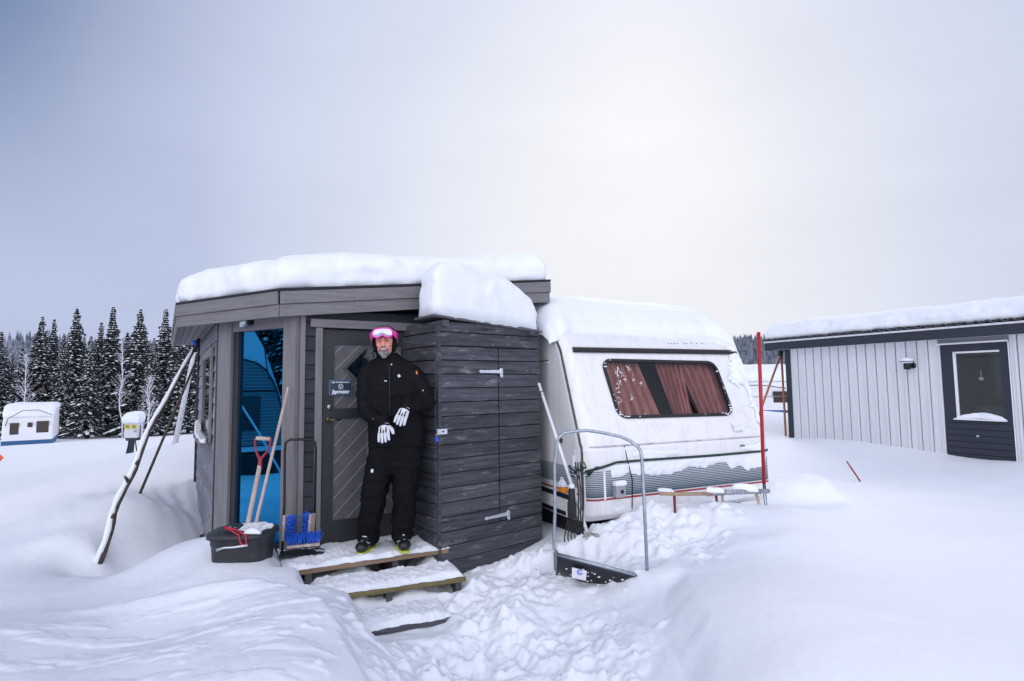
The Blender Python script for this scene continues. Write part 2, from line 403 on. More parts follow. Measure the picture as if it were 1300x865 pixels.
# ================================================================== ground
ctl = [  # px, py, depth
 (650,865,3.48),(560,865,3.45),(520,830,3.7),(600,760,4.35),(650,800,3.95),(700,865,3.42),(640,730,4.8),(760,865,3.3),
 (440,865,2.95),(445,815,3.3),(440,790,3.55),(400,860,2.8),(300,865,2.8),(150,865,2.85),(0,865,2.9),(0,800,3.5),(200,800,3.65),(330,800,3.5),(390,775,3.72),
 (370,745,4.05),(330,735,4.15),(275,722,4.38),(240,735,4.3),(200,745,4.5),(100,745,4.65),(0,740,4.7),(345,705,4.75),
 (125,716,5.35),(60,722,5.1),(160,712,5.1),(215,704,4.95),(262,692,4.8),(235,690,5.9),(215,697,5.8),(262,690,5.8),(252,668,6.8),(250,640,8.0),(225,648,7.2),(205,655,6.4),(190,632,6.6),(150,640,6.5),(100,680,5.7),
 (0,690,5.8),(0,645,7.0),(80,612,8.2),(160,590,9.6),(215,570,10.6),(248,556,11),(200,615,8.2),
 (165,588,13),(60,585,16),(0,600,13),(100,575,22),(0,575,24),(200,556,32),(30,560,36),(120,556,42),(250,553,38),
 (690,685,5.45),(720,690,5.1),(712,738,4.5),(760,742,4.42),(820,728,4.38),(790,676,4.9),(765,690,4.85),(740,655,6.2),(850,635,5.3),(825,660,5.0),(900,635,5.5),(955,641,5.6),(980,640,6.0),
 (860,700,4.75),(870,760,3.85),(840,800,3.5),(800,800,3.7),(800,865,3.2),(900,865,2.85),(880,720,4.4),
 (1000,865,2.45),(1150,865,2.3),(1300,865,2.2),(950,790,3.1),(1150,780,3.2),(1300,780,3.1),(1000,720,4.1),(1150,710,4.3),(1300,700,4.3),(1050,655,6.2),(1200,640,6.4),(1300,640,6.2),
 (1020,600,8.6),(985,600,8.0),(1100,600,8.6),(1000,557,12.1),(1040,556,11.6),(1100,566,10.6),(1150,577,9.9),(1200,589,9.2),(1250,593,8.8),(1300,592,8.5),(960,560,12),(960,530,16),(990,530,17),(940,520,18),
]
cw = []
for px, py, D in ctl: p = P(px, py, D); cw.append((p.x, p.y, p.z))
cw += [(-1, 8, .3), (0, 8.5, .3), (2, 9, .3), (-1, 12, .6), (3, 13, .8), (8, 14, .7), (-3, 12, .8), (0, 20, 0), (10, 22, .6), (-12, 6, .2), (-8, 4.5, .15), (-6.5, 4.3, .2), (-20, 10, .0), (-10, 0, .2),
       (0, 1, .1), (-2, 1, .3), (2, 1, .6), (0, -3, .1), (-4, -3, .2), (4, -3, .5), (12, 4, .7), (20, 12, .7), (40, 40, 0), (0, 45, -.8), (-60, 50, -1.3), (60, 70, -.5), (15, 30, .3), (-1.2, 5.2, .1), (-.3, 5.8, .2), (.3, 5.5, .25), (1.2, 6.0, .3), (1.6, 5.9, .35)]
cw = np.array(cw)
def warp(x, y):
    dx, dy = x, y+2.0; r = np.hypot(dx, dy); return np.arctan2(dx, dy)*3.0, np.log(np.maximum(r, .4))*3.0
cu, cv = warp(cw[:, 0], cw[:, 1])
KC = .22
def kern(d2): return np.sqrt(d2+KC*KC)
n_ = len(cu)
A = kern((cu[:, None]-cu[None])**2+(cv[:, None]-cv[None])**2)
sc_ = np.hypot(cw[:, 0], cw[:, 1]+2)
A = A+np.eye(n_)*(-.01)
Pm = np.stack([np.ones(n_), cu, cv], 1)
sol = np.linalg.solve(np.block([[A, Pm], [Pm.T, np.zeros((3, 3))]]), np.concatenate([cw[:, 2], np.zeros(3)]))
def hbase(x, y):
    x = np.asarray(x, float); y = np.asarray(y, float); sh = x.shape; x = x.ravel(); y = y.ravel()
    u, v = warp(x, y); out = np.zeros_like(u)
    for i in range(0, len(u), 20000):
        uu, vv = u[i:i+20000], v[i:i+20000]
        out[i:i+20000] = kern((uu[:, None]-cu)**2+(vv[:, None]-cv)**2) @ sol[:n_]+sol[n_]+sol[n_+1]*uu+sol[n_+2]*vv
    r = np.hypot(x, y); f = sstep(60, 110, r); out = out*(1-f)+(-1.0)*f
    ang = np.abs(np.arctan2(x, y)); g = sstep(R(75), R(110), ang); out = out*(1-g)+.2*g
    # distant forested ridge
    az = np.degrees(np.arctan2(x, y))
    ridge = 19+5*np.sin(az*.11+.6)+3*np.sin(az*.31)+1.2*np.sin(az*.9)
    out += ridge*sstep(190, 380, r)
    return out.reshape(sh)
# trampled / dug chunks
def pathmask(x, y):
    m = np.exp(-(((x+.35)/.66)**2+((y-4.0)/.95)**2)**1.3)
    m = np.maximum(m, np.exp(-(((x-.45)/.75)**2+((y-5.0)/.55)**2)**1.5))
    m = np.maximum(m, np.exp(-(((x-1.3)/.5)**2+((y-4.9)/.5)**2)**1.5)*.8)
    m = np.maximum(m, np.exp(-(((x-.2)/.55)**2+((y-3.6)/.5)**2)**1.5)*.8)
    return m
bumps = []
for i in range(2600):
    x, y = rng.uniform(-1.9, 2.2), rng.uniform(2.6, 6.0)
    if rng.random() < float(pathmask(np.array(x), np.array(y)))*1.1-.1:
        bumps.append((x, y, rng.uniform(.02, .075)**1.0, rng.uniform(.35, .9), rng.uniform(0, math.pi), rng.uniform(.5, 1)))
# lump of snow right of the caravan
lp = P(1005, 628, 7.1)
for i in range(0): bumps.append((lp.x+rng.normal(0, .32), lp.y+rng.normal(0, .12), rng.uniform(.06, .16), 1.0, rng.uniform(0, 3), rng.uniform(.6, 1)))
for i in range(5200):
    x, y = rng.uniform(-1.9, 2.4), rng.uniform(2.6, 6.0); pm = float(pathmask(np.array(x), np.array(y))); cl_ = math.sin(x*5.1+1.3*math.sin(y*3))*math.sin(y*4.3+x)
    if rng.random() < pm*(.35+.65*(cl_ > 0)): bumps.append((x, y, rng.uniform(.014, .05), rng.uniform(.7, 1.7), rng.uniform(0, math.pi), rng.uniform(.45, 1)))
bumps.sort(key=lambda b: -b[2])
deckm = frame(FL, (v2(FR)-v2(FL)).normalized(), Vector((-(FR-FL).y, (FR-FL).x, 0)).normalized())
di = deckm.inverted()
s2u = (v2(S2R)-v2(S2L)).normalized(); s2m = frame(S2L, s2u, Vector((-s2u.y, s2u.x, 0)))
s3u = (v2(S3R)-v2(S3L)).normalized(); s3m = frame(S3L, s3u, Vector((-s3u.y, s3u.x, 0)))
DW, S2W, S3W = (v2(FR)-v2(FL)).length, (v2(S2R)-v2(S2L)).length, (v2(S3R)-v2(S3L)).length
tb = P(127, 713, 5.4)
CREST1 = ((P(-40, 655, 6.6).x, P(-40, 655, 6.6).y), (P(215, 585, 9.6).x, P(215, 585, 9.6).y), .17, 1.5)
CREST2 = ((P(178, 640, 6.0).x, P(178, 640, 6.0).y), (P(130, 716, 5.4).x, P(130, 716, 5.4).y), .07, .6)
PINS = []
def ground(x, y):
    z = hbase(x, y)
    r = np.hypot(x, y)
    near = 1-sstep(12, 60, r)
    z = z+near*(.045*fbm(x*.45+3, y*.45, None, 3, 3)+.012*fbm(x*1.7, y*1.7, None, 5, 3))
    z = z+.35*fbm(x*.03, y*.03, None, 8, 3)*sstep(45, 90, r)
    # drift crest running from the left foreground to the cabin, and the scooped hollow beside the wall
    for (ax, ay), (bx, by), am, wd in (CREST1, CREST2):
        ex, ey = bx-ax, by-ay; l2 = ex*ex+ey*ey; t = np.clip(((x-ax)*ex+(y-ay)*ey)/l2, -.15, 1.05); dd = ((x-ax-t*ex)*(-ey)+(y-ay-t*ey)*ex)/math.sqrt(l2); en = np.exp(-np.maximum(0, np.hypot(x-ax-t*ex, y-ay-t*ey)-np.abs(dd))**2/.3)
        z = z+am*en*np.where(dd > 0, np.exp(-(dd/(wd*.35))**2), np.exp(-(dd/wd)**2))
    z = z-.20*np.exp(-((x+3.38-.25*(y-6))/.45)**4-((y-6.1)/1.2)**4)
    # cut edges of the trodden path
    xe = np.interp(y, [2.4, 2.95, 3.3, 3.72, 4.0], [-.72, -.78, -.95, -1.34, -1.9])+.05*fbm(y*2, y*0, None, 51, 3); z = z+.14*(1-sstep(-.10, .06, x-xe))*np.exp(-((x-xe+.1)/.9)**2)*sstep(1.8, 2.6, y)*(1-sstep(3.8, 4.05, y))
    xr = np.interp(y, [2.4, 2.9, 3.9, 4.7], [.8, .92, 1.12, 1.35])+.10*fbm(y*1.8, y*0, None, 52, 3); z = z+.08*sstep(-.10, .10, x-xr)*np.exp(-((x-xr-.1)/1.1)**2)*sstep(1.8, 2.6, y)*(1-sstep(4.4, 4.8, y))
    # heap right of the caravan
    z = z+.17*np.exp(-((x-lp.x)/.62)**4-((y-lp.y)/.30)**4)*(1+.35*fbm(x*3, y*3, None, 61, 4))
    # wind ripples in the hollow left of the cabin
    z = z+.008*np.sin((x*.8+y*.6)*26+4*fbm(x, y, None, 2, 2))*np.exp(-((x+4.2)/1.0)**2-((y-7.6)/1.3)**2)
    # crusty plates in the left foreground
    cm = np.exp(-((x+2.0)/1.9)**4-((y-3.1)/.75)**4)
    pl = fbm(x*3.5+9, y*9.0, None, 31, 4); z = z+cm*.0065*(sstep(.05, .12, pl)+.6*sstep(.42, .5, pl))
    m = pathmask(x, y)
    z = z+m*(.065*fbm(x*3.2, y*3.2, None, 12, 4)+.018*(1-2*np.abs(fbm(x*5.5, y*5.5, None, 15, 2)))*sstep(-.1, .35, fbm(x*1.7, y*1.7, None, 16, 2)))
    z = z+m*.006*fbm(x*26, y*26, None, 71, 2)+.0015*fbm(x*30, y*30, None, 72, 2)*near
    # shovelled wall streaks at the right of the path
    wm = np.exp(-((x-(.55+.12*(y-3)))/.35)**4-((y-3.6)/.9)**4); z = z+wm*.02*fbm(x*14, y*2.2, None, 21, 3)
    for bx, by, br, hh, an, w in bumps:
        sel = np.nonzero((np.abs(x-bx) < br) & (np.abs(y-by) < br))
        if len(sel[0]) == 0: continue
        dx, dy = x[sel]-bx, y[sel]-by; a = dx*math.cos(an)+dy*math.sin(an); b = (-dx*math.sin(an)+dy*math.cos(an))/w
        d = (a*a+b*b)/(br*br); z[sel] += hh*br*.36*np.clip(1-d, 0, 1)**.65
    # drift round the leaning trunk's foot
    z = z+.09*np.exp(-((x-tb.x+.15)/.35)**2-((y-tb.y-.1)/.25)**2)
    for (px_, py_, dz_, rr_p) in PINS: z = z+dz_*np.exp(-((x-px_)**2+(y-py_)**2)/rr_p**2)
    z = z+.10*np.exp(-((x-tb.x+.05)/.17)**2-((y-tb.y-.02)/.15)**2)+.05*np.exp(-((x-tb.x+.3)/.35)**2-((y-tb.y)/.2)**2)
    # keep clear under the steps
    X = (x-deckm[0][3])*deckm[0][0]+(y-deckm[1][3])*deckm[1][0]; Y = (x-deckm[0][3])*deckm[0][1]+(y-deckm[1][3])*deckm[1][1]
    mk = sstep(-.22, .0, X)*(1-sstep(DW-.02, DW+.1, X))*sstep(-.10, .03, Y)*(1-sstep(1.3, 1.5, Y)); z = z*(1-mk)+(.335-.09*np.exp(-((X-.13)/.10)**2)-.13*np.exp(-((X-.80)/.22)**4)+.03*fbm(x*6, y*6, None, 45, 3))*mk
    X = (x-s2m[0][3])*s2m[0][0]+(y-s2m[1][3])*s2m[1][0]; Y = (x-s2m[0][3])*s2m[0][1]+(y-s2m[1][3])*s2m[1][1]
    mk = sstep(-.15, .0, X)*(1-sstep(S2W, S2W+.12, X))*sstep(-.12, .02, Y)*(1-sstep(.3, .45, Y)); z = z*(1-mk)+(.235-.05*np.exp(-((X-S2W+.1)/.1)**2)+.028*fbm(x*6, y*6, None, 44, 3))*mk
    X = (x-s3m[0][3])*s3m[0][0]+(y-s3m[1][3])*s3m[1][0]; Y = (x-s3m[0][3])*s3m[0][1]+(y-s3m[1][3])*s3m[1][1]
    mk = sstep(-.12, .02, X)*(1-sstep(S3W-.02, S3W+.12, X))*sstep(-.5, -.03, Y)*(1-sstep(.3, .5, Y)); z = z*(1-mk)+np.minimum(z, .142+.015*fbm(x*5, y*5, None, 46, 2))*mk
    return z
def gz(x, y): return float(ground(np.array([float(x)]), np.array([float(y)]))[0])
def pin(p, r, dz=0.0):
    d = p.z+dz-gz(p.x, p.y); PINS.append((p.x, p.y, d, r))
pin(tb, .32, -.04); pin(P(822, 730, 4.32), .18, .03); pin(P(735, 748, 4.30), .2, -.03); pin(P(305, 712, 4.40), .22, .0)
def build_ground():
    th = np.concatenate([np.linspace(-180, -50, 50)[:-1], np.linspace(-50, 50, 860), np.linspace(50, 180, 50)[1:-1]])
    rr = np.concatenate([np.array([.3, .8, 1.4, 2.0, 2.6, 3.2, 3.8]), np.exp(np.linspace(math.log(4.1), math.log(11), 470)), np.exp(np.linspace(math.log(11), math.log(900), 170))[1:]])
    T, Rr = np.meshgrid(np.radians(th), rr); X = Rr*np.sin(T); Y = Rr*np.cos(T)-2.0
    Z = ground(X.ravel(), Y.ravel()).reshape(X.shape)
    nt, nr = len(th), len(rr)
    V = np.stack([X.ravel(), Y.ravel(), Z.ravel()], 1)
    V = np.vstack([V, [[0, -2, Z[0].mean()]]])
    i = np.arange(nt); j = (i+1) % nt; F4 = []
    for k in range(nr-1):
        F4.append(np.stack([k*nt+i, (k+1)*nt+i, (k+1)*nt+j, k*nt+j], 1))
    F4 = np.concatenate(F4); c = nr*nt
    F3 = np.stack([np.full(nt, c), i, j], 1)
    me = bpy.data.meshes.new('snow_ground')
    nl = F4.size+F3.size
    me.vertices.add(len(V)); me.vertices.foreach_set('co', V.ravel())
    me.loops.add(nl); me.loops.foreach_set('vertex_index', np.concatenate([F4.ravel(), F3.ravel()]))
    me.polygons.add(len(F4)+len(F3))
    st = np.concatenate([np.arange(len(F4))*4, len(F4)*4+np.arange(len(F3))*3]); me.polygons.foreach_set('loop_start', st)
    me.polygons.foreach_set('use_smooth', np.ones(len(st), bool)); me.update(calc_edges=True)
    me.flip_normals()
    o = bpy.data.objects.new('snow_ground', me); C.objects.link(o); me.materials.append(M['snow']); tag(o, kind='structure')
    return o
build_ground()

# ================================================================== cabin
def lapboards(W, x0, x1, z0, z1, pitch, name, m, parent, th=.022, holes=(), gap=.004):
    mb = MB(); z = z0; k = 0
    while z < z1-.01:
        zt = min(z+pitch, z1)
        segs = [(x0, x1)]
        for hx0, hx1, hz0, hz1 in holes:
            if zt > hz0+.005 and z < hz1-.005:
                ns = []
                for a, b in segs:
                    if hx0 > a: ns.append((a, min(b, hx0)))
                    if hx1 < b: ns.append((max(a, hx1), b))
                segs = [s for s in ns if s[1]-s[0] > .005]
        for a, b in segs:
            # lap profile: thick lower edge, thin top, small shadow gap
            vs = [(a, 0, z+gap), (b, 0, z+gap), (b, -th, z+gap), (a, -th, z+gap), (a, 0, zt), (b, 0, zt), (b, -th*.35, zt), (a, -th*.35, zt)]
            mb.add(vs, [(0,1,2,3)[::1], (4,7,6,5), (3,2,6,7), (0,3,7,4), (2,1,5,6), (1,0,4,5)])
        z = zt; k += 1
    return mb.build(name, m, parent, W.m, bevel=.0025)
cabin = empty('porch_cabin', (K.x, K.y, .4), 'grey wooden porch cabin with a corner window wall and thick snow on its roof', 'cabin')
ztop = 2.50
# window wall ------------------------------------------------------
a0 = WW.at(295, 500)[0]; a1 = WW.at(362, 500)[0]; g0 = WW.at(301, 500)[0]; wz1 = WW.at(330, 420)[1]; hz0 = WW.at(330, 419)[1]
MB().box((-.02, -.03, .1), (a0, .09, ztop)).build('corner_post', M['trimv'], cabin, WW.m, bevel=.006)
MB().box((a1, -.034, .1), (WWLEN+.012, .09, ztop)).build('corner_post', M['trimv'], cabin, WW.m, bevel=.006)
MB().box((a0+.002, -.012, hz0), (a1-.002, .07, ztop-.03)).build('header_beam', M['trim'], cabin, WW.m, bevel=.004)
win = MB().box((a0+.001, .0, .3), (g0, .07, hz0-.001)).box((g0, .0, .3), (a1-.001, .07, .46)).build('window_frame', M['doorframe'], cabin, WW.m, bevel=.004)
MB().box((g0, .03, .46), (a1, .036, hz0-.002)).build('pane', M['blueglass'], win, WW.m)
MB().box((a0, .04, .1), (a1, .09, .32)).build('base_board', M['trim'], cabin, WW.m, bevel=.004)
# lamp on the header
lx, lz = WW.at(319, 409)
lamp = MB().tube([WW.w(lx, -.075, lz-.055), WW.w(lx, -.075, lz+.055)], .036, 24).build('wall_lamp', M['alu'], cabin)
MB().box((lx-.02, -.06, lz-.03), (lx+.055, -.01, lz+.03)).build('bracket', M['blackmetal'], lamp, WW.m, bevel=.004)
# door wall --------------------------------------------------------
t1 = WD.at(386, 500)[0]; c0 = WD.at(399, 500)[0]; c1 = WD.at(408, 500)[0]; ddx0 = c1+.012
dz1 = WD.at(440, 419)[1]; dz0 = .44; DWID = .86; ddx1 = ddx0+DWID
MB().box((.018, -.03, .1), (t1, .06, ztop)).build('corner_trim', M['trimv'], cabin, WD.m, bevel=.004)
lapboards(WD, t1+.002, WDLEN, .12, ztop, .126, 'siding', M['siding'], cabin, holes=[(c0+.01, ddx1+.07, 0, dz1+.06)])
cas = MB().box((c0, -.034, .12), (c1, .0, dz1+.008)).box((ddx1+.012, -.034, .12), (ddx1+.09, .0, dz1+.008)).build('door_casing', M['trimv'], cabin, WD.m, bevel=.004)
MB().box((c0-.045, -.045, dz1+.010), (ddx1+.13, .0, dz1+.085)).build('door_head_board', M['trim'], cabin, WD.m, bevel=.004)
door = MB().box((c1+.001, .008, .40), (ddx0, .05, dz1+.006)).box((ddx1, .008, .40), (ddx1+.011, .05, dz1+.006)).build('door', M['doorframe'], cabin, WD.m)
px0, pz1 = WD.at(425, 437); px1 = px0+.635; _, mz1 = WD.at(430, 519); _, mz0 = WD.at(430, 532); _, bz0 = WD.at(430, 661)
MB().box((ddx0+.003, .012, dz0), (px0, .05, dz1)).box((px1, .012, dz0), (ddx1-.003, .05, dz1)).box((px0, .012, pz1), (px1, .05, dz1)).box((px0, .012, mz0), (px1, .05, mz1)).box((px0, .012, dz0), (px1, .05, bz0)).build('door_leaf', M['doorframe'], door, WD.m)
pcx = (px0+px1)/2
_, dcz = WD.at(461, 468); dr = .205
MB().box((px0, .026, mz1), (px1, .04, pz1)).box((px0, .026, bz0), (px1, .04, mz0)).build('door_panel', M['doorpanel'], door, WD.m)
# chevron lines: thin pale strips painted as the highlights along the grooves
bead = MB()
def clip_line(x0, x1, z0, z1, p, d):
    t0, t1_ = -1e9, 1e9
    for (q, dd, lo, hi) in ((p[0], d[0], x0, x1), (p[1], d[1], z0, z1)):
        ta, tb_ = (lo-q)/dd, (hi-q)/dd
        if ta > tb_: ta, tb_ = tb_, ta
        t0, t1_ = max(t0, ta), min(t1_, tb_)
    return (t0, t1_) if t1_-t0 > .02 else None
for (zlo, zhi) in ((mz1, pz1), (bz0, mz0)):
    for k in range(-12, 24):
        for side in (0, 1):
            xa, xb = (px0+.008, pcx-.002) if side == 0 else (pcx+.002, px1-.008)
            sg = 1 if side == 0 else -1
            p = (pcx, zlo+.04+k*.155); d = (.70*sg, .72) if side == 0 else (-.70, .72)
            d = (sg*.70, .72); r_ = clip_line(xa, xb, zlo+.006, zhi-.006, p, d)
            if not r_: continue
            # cut at the diamond
            segs = [r_]
            ns = []
            for (a, b) in segs:
                ts = np.linspace(a, b, 60); ins = [abs(p[0]+d[0]*t-pcx)+abs(p[1]+d[1]*t-dcz) > dr+.05 for t in ts]
                st = None
                for t, q in zip(ts, ins):
                    if q and st is None: st = t
                    if not q and st is not None: ns.append((st, t)); st = None
                if st is not None: ns.append((st, ts[-1]))
            for a, b in ns:
                if b-a < .03: continue
                A_ = (p[0]+d[0]*a, p[1]+d[1]*a); B_ = (p[0]+d[0]*b, p[1]+d[1]*b); nx, nz_ = -d[1]*.0028, d[0]*.0028
                bead.add([(A_[0]-nx, .026, A_[1]-nz_), (B_[0]-nx, .026, B_[1]-nz_), (B_[0]+nx, .026, B_[1]+nz_), (A_[0]+nx, .026, A_[1]+nz_), (A_[0]-nx, .022, A_[1]-nz_), (B_[0]-nx, .022, B_[1]-nz_), (B_[0]+nx, .022, B_[1]+nz_), (A_[0]+nx, .022, A_[1]+nz_)],
                         [(0,1,2,3),(7,6,5,4),(0,4,5,1),(1,5,6,2),(2,6,7,3),(3,7,4,0)])
bead.box((pcx-.003, .022, bz0+.004), (pcx+.003, .026, mz0-.004))
bead.build('groove_highlight', M['groove_highlight'], door, WD.m)
# diamond window
def diamond(r0, r1, y0, y1):
    mb = MB(); o = [(0, 1), (1, 0), (0, -1), (-1, 0)]
    vs = [(pcx+a*r0, y, dcz+b*r0) for y in (y0, y1) for a, b in o]+[(pcx+a*r1, y, dcz+b*r1) for y in (y0, y1) for a, b in o]
    fs = []
    for i in range(4):
        j = (i+1) % 4; fs += [(i, j, 8+j, 8+i), (8+i, 8+j, 12+j, 12+i), (4+j, 4+i, 12+i, 12+j), (j, i, 4+i, 4+j)]
    return mb.add(vs, fs)
diamond(dr+.028, dr, .012, .027).build('diamond_frame', mat('diamond_moulding', (.075, .065, .07), .5), door, WD.m)
MB().add([(pcx, .018, dcz+dr), (pcx+dr, .018, dcz), (pcx, .018, dcz-dr), (pcx-dr, .018, dcz)], [(0, 1, 2, 3)]).build('diamond_pane', mat('speckled_pane', (.004, .005, .008), .12, col2=(.02, .06, .12), nscale=(60, 60, 60), spec=.8, ramp=(.5, .75)), door, WD.m)
# handle and lock
hx, hz = WD.at(418, 517); MB().tube([WD.w(hx, .012, hz), WD.w(hx, -.006, hz)], .022, 20).tube([WD.w(hx, -.006, hz), WD.w(hx, -.012, hz)], .010, 12).build('lock', M['alu'], door)
hx, hz = WD.at(417, 533); MB().tube([WD.w(hx, .012, hz), WD.w(hx, -.004, hz)], .024, 20).tube([WD.w(hx, -.004, hz), WD.w(hx, -.045, hz), WD.w(hx+.01, -.05, hz), WD.w(hx+.10, -.05, hz-.002)], .009, 10).build('door_handle', M['brass'], door)
# door sign
def text_mesh(s, size, shear=0, ext=.0006, bold=0):
    cu_ = bpy.data.curves.new('t', 'FONT'); cu_.body = s; cu_.size = size; cu_.extrude = ext; cu_.align_x = 'CENTER'; cu_.align_y = 'CENTER'; cu_.shear = shear; cu_.offset = bold; cu_.resolution_u = 3
    o = bpy.data.objects.new('t', cu_); C.objects.link(o); bpy.context.view_layer.update()
    me = bpy.data.meshes.new_from_object(o.evaluated_get(bpy.context.evaluated_depsgraph_get())); bpy.data.objects.remove(o)
    vs = [v.co.copy() for v in me.vertices]; fs = [tuple(p.vertices) for p in me.polygons]; return vs, fs
sx0, sz1 = WD.at(418, 482.5); sx1, sz0 = WD.at(447, 501.5); scx, scz = (sx0+sx1)/2, (sz0+sz1)/2
sw, sh = sx1-sx0, sz1-sz0
sign = MB().box((sx0, .002, sz0), (sx1, .010, sz1)).build('door_sign', M['signrim'], door, WD.m, bevel=.002)
MB().box((sx0+.008, .000, sz0+.008), (sx1-.008, .003, sz1-.008)).build('sign_plate', M['sign'], sign, WD.m)
tm = MB()
def put_text(s, size, cx, cz, shear=0, wmax=None, bold=0.0):
    vs, fs = text_mesh(s, size, shear, bold=bold); w = max(v.x for v in vs)-min(v.x for v in vs); k = 1 if not wmax else wmax/w
    tm.add([(cx+v.x*k, -.0012-v.z, cz+v.y) for v in vs], fs)
put_text('HIER WOHNEN NUR 14', .017, scx, scz+sh*.33, wmax=sw*.8, bold=.0006)
put_text('Jägermeister', .046, scx, scz-sh*.28, shear=.15, wmax=sw*.78, bold=.0018)
rr_ = sh*.155; ecz = scz+sh*.05
ring = [(scx+math.cos(a)*rr_, -.001, ecz+math.sin(a)*rr_) for a in np.linspace(0, 2*math.pi, 25)]
tm.tube(ring, .0022, 6)
tm.tube([(scx, -.001, ecz-rr_*.75), (scx, -.001, ecz-rr_*.1)], [.003, .006], 6)
for sg in (-1, 1): tm.tube([(scx, -.001, ecz-rr_*.05), (scx+sg*rr_*.4, -.001, ecz+rr_*.2), (scx+sg*rr_*.45, -.001, ecz+rr_*.7)], .0022, 6).tube([(scx+sg*rr_*.35, -.001, ecz+rr_*.15), (scx+sg*rr_*.75, -.001, ecz+rr_*.35)], .0018, 6)
tm.build('lettering', mat('sign_lettering', (.8, .82, .86), .5), sign, WD.m)
# left wall ----------------------------------------------------------
lapboards(WL, 0, WLLEN-.02, -.1, ztop, .16, 'siding', M['siding_frost'], cabin)
lw0, lwz = WL.at(262, 500)[0], None; lw1 = WL.at(273, 500)[0]
wz_t, wz_b = 2.16, 1.30
wf = MB().box((lw0, -.05, wz_b), (lw0+.08, -.023, wz_t)).box((lw1-.08, -.05, wz_b), (lw1, -.023, wz_t)).box((lw0, -.05, wz_t), (lw1, -.023, wz_t+.09)).box((lw0, -.05, wz_b-.07), (lw1, -.023, wz_b)).build('side_window', M['trimv'], cabin, WL.m, bevel=.003)
MB().box((lw0+.08, -.034, wz_b), (lw1-.08, -.024, wz_t)).build('pane', M['darkglass'], wf, WL.m)
MB().box((lw0-.05, -.13, wz_b-.085), (lw1+.03, -.05, wz_b-.05)).build('sill', M['trim'], wf, WL.m, bevel=.003)
pillow([(lw0-.03, -.12), (lw1-.02, -.12), (lw1-.02, -.055), (lw0-.03, -.055)], wz_b-.05, lambda x, y: .05+.14*max(0, 1-(x-lw0)/.3), .05, 'sill_snow', wf, over=.005, nz=.01, N=80, rings=6, mtx=WL.m)
MB().box((-.05, -.045, -.3), (.03, .04, ztop)).build('corner_trim', M['doorframe'], cabin, WL.m, bevel=.004)
MB().box((WLLEN-.04, -.035, .0), (WLLEN+.02, .02, ztop)).build('corner_trim', M['doorframe'], cabin, WL.m, bevel=.004)
MB().box((-.02, -.06, -.05), (WLLEN-.02, .0, .14)).build('base_board', M['doorframe'], cabin, WL.m)
# back walls closing the volume
E = K+dir_door*WDLEN; EB = E+dir_left*3.2
bw = MB(); bk = [(LWEND.x, LWEND.y), (J.x, J.y), (K.x, K.y), (E.x, E.y), (EB.x, EB.y)]
cen = Vector((sum(p[0] for p in bk)/5, sum(p[1] for p in bk)/5)); inn = [(cen.x+(p[0]-cen.x)*.955, cen.y+(p[1]-cen.y)*.955) for p in bk]
bw.prism(inn, -.2, ztop-.01); bw.build('inner_wall', M['interior'], cabin)
# roof -----------------------------------------------------------------
RB = v2(P(226, 400, 5.55)); RC = v2(P(355, 380, 4.80)); RE = v2(P(697, 380, 6.0)); RA = RB+dir_left*3.5; RD = RE+dir_left*3.4
def rz(x, y):  # roof plane: rises gently to the right
    t = ((x-RC.x)*(RE-RC).x+(y-RC.y)*(RE-RC).y)/(RE-RC).length_squared; return 2.63+.27*max(0, min(t,1.3))
poly = [(RA.x, RA.y), (RB.x, RB.y), (RC.x, RC.y), (RE.x, RE.y), (RD.x, RD.y)]
def inset(poly, d):
    c = Vector((sum(p[0] for p in poly)/len(poly), sum(p[1] for p in poly)/len(poly))); out = []
    for p in poly:
        v = Vector(p)-c; out.append(tuple(c+v*(1-d/v.length)))
    return out
roof = MB().prism(inset(poly, -.025), lambda x, y: rz(x, y)+.002, lambda x, y: rz(x, y)+.028).build('roof', M['felt'], cabin, bevel=.004)
sof = MB(); ip = inset(poly, .05)
sof.prism(ip, lambda x, y: rz(x, y)-.17, lambda x, y: rz(x, y)-.15).build('soffit', M['soffit'], roof)
# soffit boards running along the left eave
sb = MB()
for k in range(5):
    o_ = RB+(v2(RC)-v2(RB)).normalized()*(.03+k*.125); A_ = o_+dir_left*.06; B_ = o_+dir_left*3.4; q = (v2(RC)-v2(RB)).normalized()*.112
    sb.prism([(A_.x, A_.y), (B_.x, B_.y), ((B_+q).x, (B_+q).y), ((A_+q).x, (A_+q).y)], 2.445, 2.458)
sb.build('soffit_board', M['soffit'], roof)
def fascia(a, b, zt0, zt1, nm='fascia_board'):
    nl_ = MB()
    a, b = v2(a), v2(b); u = (b-a).normalized(); n = Vector((u.y, -u.x, 0)); Lf = (b-a).length
    m = frame(a, u, -n)
    for (lo, hi, off) in ((-.108, 0, -.028), (-.215, -.110, -.012)):
        vs = []
        for y in (off, .0+off+.022):
            for (x, zz) in ((0.002, zt0), (Lf-.002, zt1)): vs += [(x, y, zz+lo), (x, y, zz+hi)]
        MB().add(vs, [(0, 2, 3, 1), (4, 5, 7, 6), (0, 4, 6, 2), (1, 3, 7, 5), (0, 1, 5, 4), (2, 6, 7, 3)]).build(nm, M['trim'], roof, m, bevel=.003)
        x = .05
        while x < Lf:
            zc_ = zt0+(zt1-zt0)*x/Lf
            for dz in (.025, .08): nl_.ell((x, off-.0005, zc_+lo+dz), (.004, .003, .004), nu=6, nv=4)
            x += .57
    nl_.build('nail_heads', M['black'], roof, m)['kind'] = 'stuff'
